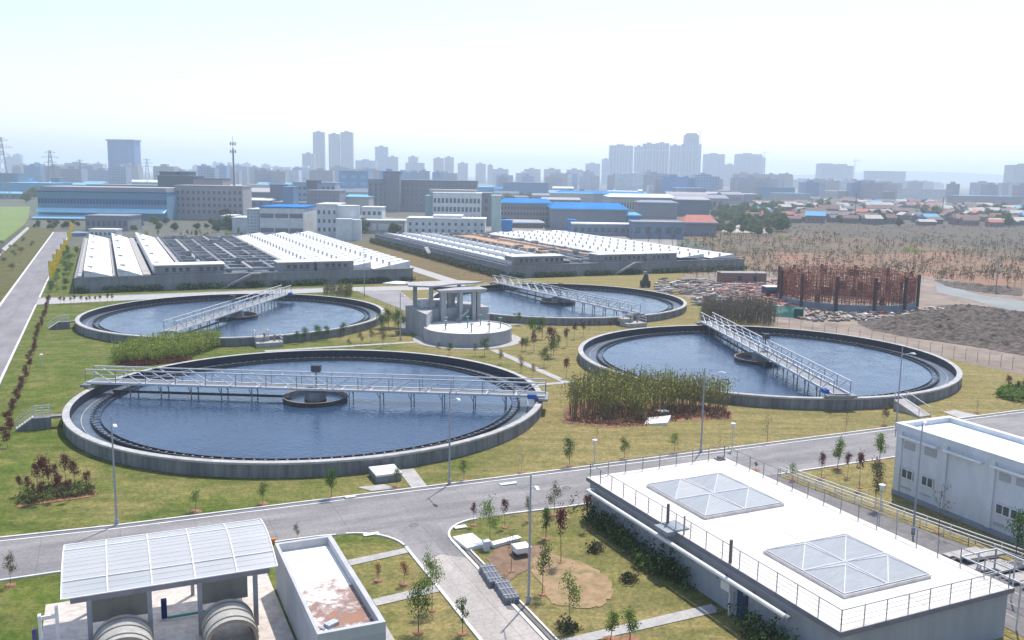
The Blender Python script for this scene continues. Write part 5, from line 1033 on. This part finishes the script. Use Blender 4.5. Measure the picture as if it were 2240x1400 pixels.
bld('blue_glass_block', 'wide bright blue factory behind the slate-grey block', 742, 805, 375, 900, 30, glassblue, rows=3, cols=3, wm=lblue); bld('depot', 'pale depot with light roof in front of the bright blue factory', 745, 806, 432, 560, 20, cream, roofm=lblue)
# big grey factory
bld('grey_factory', 'very long grey factory block with flat parapet in the middle distance', 868, 1043, 396, 610, 24, greyb, rows=5, cols=18, wf=.25, hf=.35); bld('grey_factory_tower', 'grey stair tower rising from the long grey factory', 838, 874, 377, 600, 16, greyb, roofm=dgb)
bld('grey_factory_wing', 'left wing of the grey factory with tall window columns', 805, 839, 393, 598, 22, greyb, rows=5, cols=3, wf=.35, hf=.75)
# white office
bld('white_office', 'white four storey office with window bands in front of the grey factory', 947, 1052, 424, 440, 18, whiteb, rows=3, cols=12, wf=.62, hf=.55); bld('white_office_wing', 'blue-grey end wall of the white office', 1052, 1076, 424, 450, 20, greyb, rows=3, cols=1, wf=.3)
bld('green_glass_wing', 'greenish glazed link beside the white office', 930, 948, 430, 446, 16, mat('green_glass', (.25, .4, .42), None, .2, rough=.3)); bld('roof_garden_house', 'small penthouse on the roof line of the white office', 940, 1040, 417, 452, 8, cream, rows=1, cols=10, wf=.5)
bld('low_white_block', 'low white two storey block with scattered square windows behind the second treatment block', 890, 1062, 480, 372, 14, whiteb, rows=2, cols=12, wf=.35, hf=.42); bld('low_white_block', 'taller left step of the low white block', 948, 1010, 474, 376, 12, whiteb)
bld('green_tower', 'narrow pale green glazed stair tower', 1076, 1096, 430, 400, 12, mat('pale_green_render', (.4, .52, .5), None, .2)); bld('low_wall_block', 'small grey service block between hall and office', 790, 835, 455, 430, 12, whiteb, rows=2, cols=4)
bld('car_port', 'open car port with white bays beside the treatment block', 795, 884, 484, 385, 8, cream, roofm=whiteb, rows=1, cols=3, wf=.85, hf=.7, wm=white)
# blue gabled halls
def gable(name, label, x0, x1, yeave, yridge, D, depth, wall, roofm, rows=0, cols=0):
    a = FD(x0, D); b_ = FD(x1, D); Lx = b_[0]-a[0]; h = HZ((x0+x1)/2, yeave, D); hr = HZ((x0+x1)/2, yridge, D+depth/2)
    T = thing(name, label, 'factory hall', (a[0], a[1], 0), 0); m = MB(); m.box(0, Lx, 0, depth, 0, h); m.build('wall', wall, T)
    m = MB(); o_ = .8; m.add([(-o_,-o_,h),(Lx+o_,-o_,h),(Lx+o_,depth+o_,h),(-o_,depth+o_,h),(2,depth/2,hr),(Lx-2,depth/2,hr)], [(0,1,5,4),(1,2,5),(2,3,4,5),(3,0,4)]); m.build('roof', roofm, T)
    m = MB(); m.box(-o_-.1, Lx+o_+.1, -o_-.2, -o_, h-.5, h+.1); m.build('eave', lblue, T)
    if rows:
        w0 = None; ww = Lx/cols*.55; hh_ = h*.8/rows*.5
        for r_ in range(rows):
            for c_ in range(cols):
                if w0 is None: q = MB(); q.box(-ww/2, ww/2, -.12, .05, -hh_/2, hh_/2); w0 = q.build('window', glassb, T); o = w0
                else: o = w0.copy(); col.objects.link(o); o.parent = T
                o.location = (Lx*(c_+.5)/cols, 0, h*(.1+.8*(r_+.5)/rows))
gable('blue_roofed_hall', 'brown-walled hall with deep blue roof right of the green stair tower', 1096, 1208, 444, 434, 470, 40, pinkg, blue, 3, 16)
gable('blue_roofed_hall', 'long grey hall with deep blue roof in front of the blue roofed terrace', 1208, 1375, 457, 443, 430, 40, greyb, blue)
gable('blue_roofed_hall', 'long distant hall with blue ridge behind the deep blue roofs', 1225, 1420, 424, 418, 800, 60, pinkg, blue); gable('pale_hall', 'wide pale hall with ribbon windows behind the blue roofed halls', 1335, 1482, 432, 424, 620, 40, cream, whiteb, 1, 24)
gable('pale_hall', 'pale grey hall in front of the wide pale hall', 1400, 1484, 443, 438, 560, 20, greyb, greyb); gable('blue_roofed_hall', 'blue and grey hall at the end of the factory row', 1484, 1555, 437, 430, 600, 30, dgb, pinkg)
bld('blue_grey_store', 'blue-grey store building behind four bare trees', 1388, 1500, 488, 378, 14, mat('blue_grey_store_wall', (.2, .25, .36), (.17, .21, .3), .2), roofm=greyb, rows=1, cols=5)
bld('blue_grey_store', 'long low blue-grey store left of the four bare trees', 1255, 1388, 492, 392, 12, mat('blue_grey_store_wall2', (.24, .29, .36), (.2, .24, .3), .2), roofm=whiteb, rows=1, cols=9)
gable('bright_blue_cabin', 'bright blue cabin with light roof among the halls', 1374, 1404, 471, 464, 430, 8, mat('bright_blue', (.03, .25, .62), None, .3), lblue); gable('red_roofed_house', 'grey house with broad pale red roof at the edge of the scrub', 1502, 1572, 487, 470, 400, 14, greyb, redr)
gable('red_roofed_house', 'brown brick hall with scaffolding below the blue roofed hall', 1098, 1190, 487, 480, 440, 12, mat('brown_wall', (.28, .17, .13), None, .3), pinkg, 1, 12)
bld('blue_container', 'blue container cabin beside the treatment block', 1098, 1122, 484, 405, 5, mat('bright_blue', (.03, .25, .62), None, .3)); bld('blue_container', 'second blue container cabin farther right', 1246, 1262, 483, 410, 5, mat('bright_blue', (.03, .25, .62), None, .3))
for i, (x0, x1, yt, D_, mm, rm_) in enumerate(((1100, 1200, 400, 1000, glassblue, greyb), (1205, 1300, 424, 760, cream, lblue), (1420, 1500, 408, 1100, whiteb, pinkg), (1480, 1545, 412, 900, greyb, lblue), (1540, 1600, 418, 1000, glassblue, dgb), (1000, 1080, 410, 700, glassblue, lblue),
     (1660, 1740, 410, 1100, glassblue, lblue), (1700, 1775, 424, 900, mat('pale_blue_office'), lblue) if False else (1700, 1775, 424, 900, cream, lblue), (1560, 1660, 425, 950, greyb, whiteb), (300, 345, 400, 900, cream, lblue), (530, 600, 405, 800, cream, pinkg), (1850, 1960, 420, 1150, greyb, dgb), (1960, 2090, 415, 1250, whiteb, greyb), (2100, 2240, 430, 900, pinkg, lblue), (1780, 1850, 418, 1300, cream, whiteb))):
    bld('distant_works', ['pale', 'long', 'low', 'flat', 'broad'][i % 5] + ' hazy factory ' + ['left of the tower cluster', 'behind the deep blue roofs', 'below the twin slabs', 'at the end of the hall row', 'behind the scrub trees', 'beside the long grey factory', 'beyond the village on the left', 'with bright roof beyond the village', 'behind the green tree belt', 'behind the blue factory', 'behind the white hall', 'behind the middle of the village', 'below the flat topped slab', 'at the right edge of the village', 'below the stepped block'][i], x0, x1, yt, D_, 25, mm, roofm=rm_, cat='factory')
# ---------------------------------------------------------------- skyline
F1 = facade('tower_facade_blue', (.30, .36, .45), (.12, .17, .24), 3.4, 3.2, .8); F2 = facade('tower_facade_grey', (.34, .33, .37), (.14, .15, .2), 3.0, 3.0, .8); F3 = facade('tower_facade_stripes', (.38, .42, .48), (.13, .17, .25), 5.0, 90, 1.3); F4 = facade('slab_facade', (.16, .27, .46), (.09, .17, .33), 2.0, 60, .3)
def tower(label, x0, x1, yt, D, fm, crown=None, group=None, name='tower_block', depth=None):
    D = D*1.3 if fm is not F4 else D*.95
    a = FD(x0, D); b_ = FD(x1, D); h = HZ((x0+x1)/2, yt, D); Lx = b_[0]-a[0]; dp = depth or max(14, Lx*.6)
    T = thing(name, label, 'tower block', (a[0], a[1], 0), 0, group)
    m = MB(); m.box(0, Lx, 0, dp, 0, h)
    if Lx > 25 and fm in (F1, F3, F2):
        k = max(2, int(Lx/14))
        for i in range(k): m.box(Lx*(i+.15)/k, Lx*(i+.6)/k, -1.6, 0, 0, h-1.5)
    m.build('wall', fm, T)
    m = MB(); 
    if crown == 'cap': m.box(-1.5, Lx+1.5, -2, dp+2, h, h+2)
    elif crown == 'step': m.box(0, Lx*.35, 2, dp-2, h, h+5); m.box(Lx*.5, Lx*.8, 2, dp-2, h, h+4)
    elif crown == 'crown': m.box(Lx*.1, Lx*.85, 1, dp-1, h, h+22); m.box(Lx*.2, Lx*.75, 2, dp-2, h+22, h+26)
    else: m.box(Lx*.3, Lx*.62, dp*.25, dp*.75, h, h+3.2)
    m.build('roof', mat('tower_roof', (.3, .32, .36), None, .05), T); return T
TW = [('broad blue slab tower standing alone at the left', 239, 297, 308, 1500, F4, 'cap'), ('low pale block left of the broad blue slab', 200, 228, 360, 1900, F2, None), ('thin twin of hazy blue towers at the far left, left one', 14, 30, 343, 2000, F1, None), ('thin twin of hazy blue towers at the far left, right one', 32, 48, 338, 2000, F1, None),
 ('shortest of the four brown-grey towers', 662, 688, 336, 1700, F2, None), ('slim brown-grey tower with pointed top left of a gap', 686, 710, 289, 1750, F2, None), ('middle brown-grey tower of the tall trio', 720, 743, 293, 1750, F2, None), ('right brown-grey tower of the tall trio', 746, 772, 289, 1750, F2, None),
 ('wide pale block right of the tall trio', 778, 822, 351, 1800, F1, None), ('pale blue tower above the grey factory stair tower', 821, 848, 321, 1850, F1, None), ('stepped brown tower beside the pale blue tower', 848, 870, 343, 1800, F2, None), ('stepped top of the hazy twin-shouldered block', 893, 914, 343, 1850, F2, None), ('base of the hazy twin-shouldered block', 887, 927, 356, 1820, F2, None),
 ('left of the twin blocks behind the grey factory', 948, 970, 346, 1800, F2, None), ('right of the twin blocks behind the grey factory', 972, 992, 344, 1800, F2, None), ('small square block right of the twin blocks', 1001, 1023, 357, 1900, F2, None), ('small round-topped block behind the grey factory', 1040, 1062, 358, 1900, F2, None), ('tiny block behind the end of the grey factory', 1066, 1078, 361, 1900, F2, None),
 ('wide low skyline block behind the grey factory end', 1078, 1112, 370, 1700, F1, None), ('first of three equal low blocks in the middle skyline', 1146, 1182, 370, 1700, F2, None), ('second of three equal low blocks in the middle skyline', 1190, 1226, 370, 1700, F2, None), ('third of three equal low blocks in the middle skyline', 1240, 1275, 371, 1700, F2, None),
 ('pale block left of the big apartment cluster', 1281, 1312, 358, 2000, F1, None), ('narrow block touching the big apartment cluster', 1316, 1334, 348, 2000, F1, None), ('leftmost slab of the big striped apartment cluster', 1333, 1383, 318, 1800, F3, None), ('second slab of the big striped apartment cluster', 1386, 1406, 320, 1850, F3, None), ('third slab of the big striped apartment cluster', 1405, 1432, 314, 1800, F3, None),
 ('fourth slab of the big striped apartment cluster', 1433, 1461, 313, 1800, F3, None), ('last slab of the big striped apartment cluster', 1464, 1487, 318, 1820, F3, None), ('tallest tower with stepped crown at the right end of the cluster', 1491, 1531, 315, 1750, F3, 'crown'),
 ('pale flat-topped tower right of the tallest tower', 1540, 1583, 337, 2000, F1, None), ('lower link block between two pale towers', 1584, 1610, 360, 2050, F1, None), ('pale flat-topped tower with a crane beside it', 1611, 1664, 337, 2000, F1, None), ('narrow step of the tower with the crane', 1664, 1672, 345, 2000, F1, None),
 ('low hazy block below the crane', 1676, 1720, 386, 1900, F1, 'step'), ('flat low block right of the crane', 1735, 1783, 393, 1900, F1, None), ('hazy block with stepped roof beside a thin crane', 1796, 1865, 362, 1900, F1, 'step'), ('wide hazy block with overhanging roof slab', 1905, 1980, 376, 1900, F1, 'cap'), ('faint low domed block far right', 2030, 2066, 401, 2300, F1, 'step'), ('dark hazy tower cut by the right edge', 2217, 2290, 361, 1500, F2, None)]
for i, (x0, x1, yt) in enumerate(((422, 436, 362), (440, 462, 368), (466, 475, 355), (476, 490, 357), (498, 506, 356), (510, 530, 359), (533, 547, 357), (549, 562, 363), (572, 590, 360), (595, 606, 366), (625, 645, 372))): TW.append((f'hazy block in the pale cluster behind the mast, {["first", "second", "third", "fourth", "fifth", "sixth", "seventh", "eighth", "ninth", "tenth", "last"][i]} from the left', x0, x1, yt, 2300, F1, None))
for a_ in TW: tower(*a_)
rr = random.Random(55); fl = [F1, F2, whiteb, glassblue, pinkg]
for i in range(150):
    px = rr.uniform(-20, 2250); D_ = rr.uniform(1050, 1900); w_ = rr.uniform(14, 55); top = 387 + (px-1120)*.0152 - rr.uniform(2, 16 if px < 1750 else 4) + (4 if D_ < 1300 else 0)
    x, y = FD(px, D_); h = max(7, HZ(px, top, D_)); m = MB(); Lx = w_*D_/CF; m.box(0, Lx, 0, 16, 0, h); m.box(Lx*.3, Lx*.6, 4, 12, h, h+2.5)
    mono('apartment_block', m, fl[i % 5], 'low hazy apartment block in the continuous belt below the skyline', 'building', 'low apartment belt below the skyline').location = (x, y, 0)
sh = []
for k, (wm_, rm_) in enumerate(((greyb, lblue), (pinkg, greyb), (whiteb, blue), (dgb, pinkg), (cream, dgb), (glassblue, whiteb))):
    m = MB(); m.box(-1, 1, -1, 1, 0, .8, 0); m.add([(-1.03,-1.06,.78),(1.03,-1.06,.78),(1.03,1.06,.78),(-1.03,1.06,.78),(-1,0,1),(1,0,1)], [(0,1,5,4),(1,2,5),(2,3,4,5),(3,0,4)], 1)
    for i in range(9): m.box(-.9+i*.2, -.8+i*.2, -1.01, -1, .25, .6, 2)
    o = m.build('works_shed', [wm_, rm_, glassb]); sh.append(o.data); bpy.data.objects.remove(o)
sn = ['grey shed with light blue roof', 'brownish shed with grey roof', 'white shed with strong blue roof', 'dark shed with brown roof', 'cream shed with dark roof', 'blue shed with white roof']
for i in range(85):
    px = rr.uniform(-10, 1640); D_ = rr.uniform(640, 1300); k = rr.randrange(6); x, y = FD(px, D_)
    o = bpy.data.objects.new('works_shed', sh[k]); col.objects.link(o); o.location = (x, y, 0); o.scale = (rr.uniform(9, 34), rr.uniform(7, 14), rr.uniform(5, 13)); o.rotation_euler = (0, 0, rr.choice((0, 0, .1, -.15)))
    tag(o, sn[k] + ' in the distant factory quarter', 'shed', sn[k] + 's of the factory quarter')
# ---------------------------------------------------------------- village and tree belts
vr = [mat('tile_brown', (.15, .10, .085), (.22, .14, .12), .5), mat('tile_grey', (.13, .13, .145), (.2, .19, .2), .5), redr, mat('tile_pale', (.5, .46, .42), None, .5), lblue]
vn = ['brown tiled', 'grey tiled', 'red tiled', 'pale', 'light blue']
hp = []
for k in range(5):
    m = MB(); m.box(-6, 6, -4, 4, 0, 4.2); m.add([(-6.6,-4.6,4.0),(6.6,-4.6,4.0),(6.6,4.6,4.0),(-6.6,4.6,4.0),(-6,0,6.4),(6,0,6.4)], [(0,1,5,4),(1,2,5),(2,3,4,5),(3,0,4),(3,2,1,0)], 1)
    for xx in (-4, -1.5, 1.5, 4): m.box(xx-.6, xx+.6, -4.06, -4, 1.2, 2.6, 2)
    o = m.build('village_house', [mat('village_wall_grey', (.2, .19, .19), None, .2) if k % 2 else mat('village_wall_tan', (.27, .22, .2), None, .2), vr[k], glassb]); hp.append(o.data); bpy.data.objects.remove(o)
for i in range(270):
    px = rr.uniform(1640, 2260); D_ = rr.uniform(520, 1050); k = rr.choice((0, 0, 0, 0, 1, 1, 1, 2, 3) if rr.random() < .9 else (4, 3)); x, y = FD(px, D_)
    o = bpy.data.objects.new('village_house', hp[k]); col.objects.link(o); o.location = (x, y, 0); s = rr.uniform(.55, .95); o.scale = (s*rr.uniform(.8, 1.5), s, s*rr.uniform(.8, 1.2)); o.rotation_euler = (0, 0, rr.choice((0, 0, .25, -.3, 1.5)))
    tag(o, f'small {vn[k]} house in the crowded village beyond the scrubland', 'house', f'{vn[k]} village houses')
bt = []
for k in range(4):
    tk, cr = tree_meshes('big', 80+k); b_ = MB(); b_.v = tk.v + cr.v; b_.f = tk.f + [tuple(i+len(tk.v) for i in f) for f in cr.f]; b_.m = [0]*len(tk.f) + [1 + x for x in cr.m]
    o = b_.build('tree', [bark, lgd if k % 2 else lg, lg if k % 2 else lo_]); bt.append(o.data); bpy.data.objects.remove(o)
def belt(n, xa, xb, Da, Db, h0, h1, lab, grp):
    for i in range(n):
        px = rr.uniform(xa, xb); D_ = rr.uniform(Da, Db); x, y = FD(px, D_); o = bpy.data.objects.new('tree', bt[rr.randrange(4)]); col.objects.link(o); o.location = (x, y, 0); h = rr.uniform(h0, h1)/3; o.scale = (h*1.1, h*1.1, h); o.rotation_euler = (0, 0, rr.uniform(0, 6.28)); tag(o, lab, 'tree', grp)
belt(60, 1540, 1720, 440, 760, 4, 7, 'dark green tree in the belt between the factory halls and the village', 'green tree belt by the halls')
belt(110, 1660, 2260, 500, 1000, 3.5, 7, 'dark tree growing among the village houses', 'trees among the village houses')
belt(30, 275, 560, 375, 430, 2, 3.6, 'green tree in the strip between the blue factory and the treatment block', 'trees before the blue factory')
belt(14, 480, 700, 380, 470, 3, 6, 'small tree around the white hall', 'trees around the white hall')
belt(14, 60, 180, 380, 430, 1.6, 3, 'bush-like tree at the end of the left road', 'trees at the end of the left road')
belt(12, 700, 880, 350, 400, 3, 6, 'tree beside the rounded white plant', 'trees beside the white plant')
belt(18, 1500, 1700, 400, 470, 3, 5, 'low dark tree at the far edge of the scrub', 'low trees at the far edge of the scrub')
belt(80, 0, 1560, 620, 1100, 5, 9, 'hazy tree between the distant factories', 'hazy trees between the factories')
# nursery rows behind block 1
for i in range(26):
    cx, cy = W(rr.uniform(14, 58), rr.uniform(335, 372)); tree('tall', rr.choice(('olive', 'light', 'yel')), i % 4, cx, cy, rr.uniform(2.5, 4), 'sapling', 'thin planted tree in the nursery plot behind the first treatment block', 'tree', 'nursery trees behind the first block', 1.0)
# ---------------------------------------------------------------- masts, pylons, cranes
def pylon(px, top, D, label, w_=7.0):
    x, y = FD(px, D); h = HZ(px, top, D); T = thing('pylon', label, 'pylon', (x, y, 0), .3, 'lattice power pylons'); r_ = D/3600
    m = MB(); lv = [0, .2, .38, .54, .68, .8, .9, 1]; wd = [w_*(1-.86*v)/2 for v in lv]
    for (a, b_, wa, wb_) in zip(lv, lv[1:], wd, wd[1:]):
        cs_ = [(-1,-1),(1,-1),(1,1),(-1,1)]
        for i in range(4):
            c0, c1 = cs_[i], cs_[(i+1) % 4]; m.bar((c0[0]*wa, c0[1]*wa, h*a), (c0[0]*wb_, c0[1]*wb_, h*b_), r_*1.2); m.bar((c0[0]*wa, c0[1]*wa, h*a), (c1[0]*wb_, c1[1]*wb_, h*b_), r_*.7); m.bar((c1[0]*wa, c1[1]*wa, h*a), (c0[0]*wb_, c0[1]*wb_, h*b_), r_*.7)
    m.build('mast', galvd, T)
    for v, L_ in ((.72, 6), (.84, 8), (.95, 5)):
        q = MB(); q.bar((-L_, 0, h*v), (L_, 0, h*v), r_); q.bar((-L_, 0, h*v), (0, 0, h*(v+.05)), r_*.8); q.bar((L_, 0, h*v), (0, 0, h*(v+.05)), r_*.8); q.build('crossarm', galvd, T)
pylon(8, 300, 720, 'tall lattice power pylon at the left edge', 8); pylon(113, 329, 900, 'second lattice power pylon, right of the one at the edge', 9); pylon(323, 347, 1300, 'faint thin pylon right of the broad blue slab', 8); pylon(177, 349, 1300, 'faint thin pylon left of the broad blue slab', 6)
x, y = FD(512, 480); h = HZ(512, 297, 480); T = thing('telecom_mast', 'tall slim telecom mast with two antenna rings above the pinkish block', 'mast', (x, y, 0))
q = MB(); q.tube((0,0,0), (0,0,h*.85), .75, .4, n=8); q.tube((0,0,h*.85), (0,0,h), .14, .08, n=6); q.build('pole', galvd, T)
for v in (.62, .80): 
    zz = HZ(512, 332 if v < .7 else 315, 480); q = MB(); q.ring(1.3, 1.4, zz-.08, zz+.08, 16)
    for i in range(6): a = i*1.047; q.bar((1.4*math.cos(a), 1.4*math.sin(a), zz-.7), (1.4*math.cos(a), 1.4*math.sin(a), zz+1.0), .22); q.bar((0,0,zz), (1.4*math.cos(a), 1.4*math.sin(a), zz), .12)
    q.build('antenna_ring', galvd, T)
def crane(px, top, D, L0, L1, label):
    x, y = FD(px, D); h = HZ(px, top, D); T = thing('tower_crane', label, 'crane', (x, y, 0)); q = MB(); q.bar((0,0,0), (0,0,h), 1.4); q.build('mast', galv, T); q = MB(); q.bar((-L0,0,h), (L1,0,h), .9); q.bar((0,0,h), (0,0,h+5), .8); q.bar((0,0,h+5), (L1*.8,0,h+.5), .4); q.bar((0,0,h+5), (-L0,0,h+.5), .4); q.build('jib', galv, T)
crane(1668, 334, 2590, 4, 14, 'tower crane beside the pale flat-topped tower'); crane(1867, 352, 2400, 6, 16, 'thin tower crane right of the block with the stepped roof'); crane(1527, 288, 2300, 8, 8, 'small crane on top of the tallest tower')
for (px, py, tp_, lab) in ((1870, 478, 420, 'utility pole on the left side of the village'), (2060, 480, 432, 'utility pole in the middle of the village'), (2087, 492, 452, 'utility pole right of the village middle'), (2178, 640, 570, 'dark pole at the far side of the muddy ground')):
    x, y = gp(px, py); q = MB(); h = hgt(px, py, tp_); q.tube((0,0,0), (0,0,h), .3 if py < 500 else .12, n=6); q.bar((-1,0,h-.6), (1,0,h-.6), .15); mono('utility_pole', q, galvd, lab, 'pole', 'utility poles').location = (x, y, 0)
# fence posts along the edge of building site
for i in range(22):
    u = i/21; px = 1700 + 540*u; py = 712 + 100*u; x, y = gp(px, py); q = MB(); q.bar((0,0,0), (0,0,1.6), .05); q.bar((0,0,1.6), (.2,0,1.85), .04); mono('fence_post', q, galvd, 'thin grey fence post along the edge between lawn and building site', 'fence post', 'fence posts of the site edge').location = (x, y, 0)
# faint hills on the right horizon
m = MB(); P_ = []
for i in range(41):
    x = 900 + i*85; P_.append((x, 5200, 20 + 55*math.exp(-((i-16)/9)**2) + 30*math.exp(-((i-31)/7)**2)))
vs = [(x, y-300, -1) for x, y, z in P_] + P_ + [(x, y+600, -1) for x, y, z in P_]; n_ = 41
m.add(vs, [(i, i+1, i+1+n_, i+n_) for i in range(n_-1)] + [(i+n_, i+1+n_, i+1+2*n_, i+2*n_) for i in range(n_-1)]); struct('hills', m, mat('hill_green', (.08, .1, .07), None, .01))
# ---------------------------------------------------------------- haze
hz = MB(); hz.box(-9200, 9200, -600, 14200, -2.0, 165); o = tag(hz.build('haze', []) if False else hz.build('haze', bpy.data.materials.new('haze_air')), kind='stuff')
hm = o.data.materials[0]; hm.use_nodes = True; n = hm.node_tree; n.nodes.remove(n.nodes['Principled BSDF']); v = n.nodes.new('ShaderNodeVolumePrincipled')
v.inputs['Color'].default_value = (.78, .89, 1.0, 1); v.inputs['Density'].default_value = .00032; v.inputs['Anisotropy'].default_value = 0.3
n.links.new(v.outputs[0], n.nodes['Material Output'].inputs['Volume'])
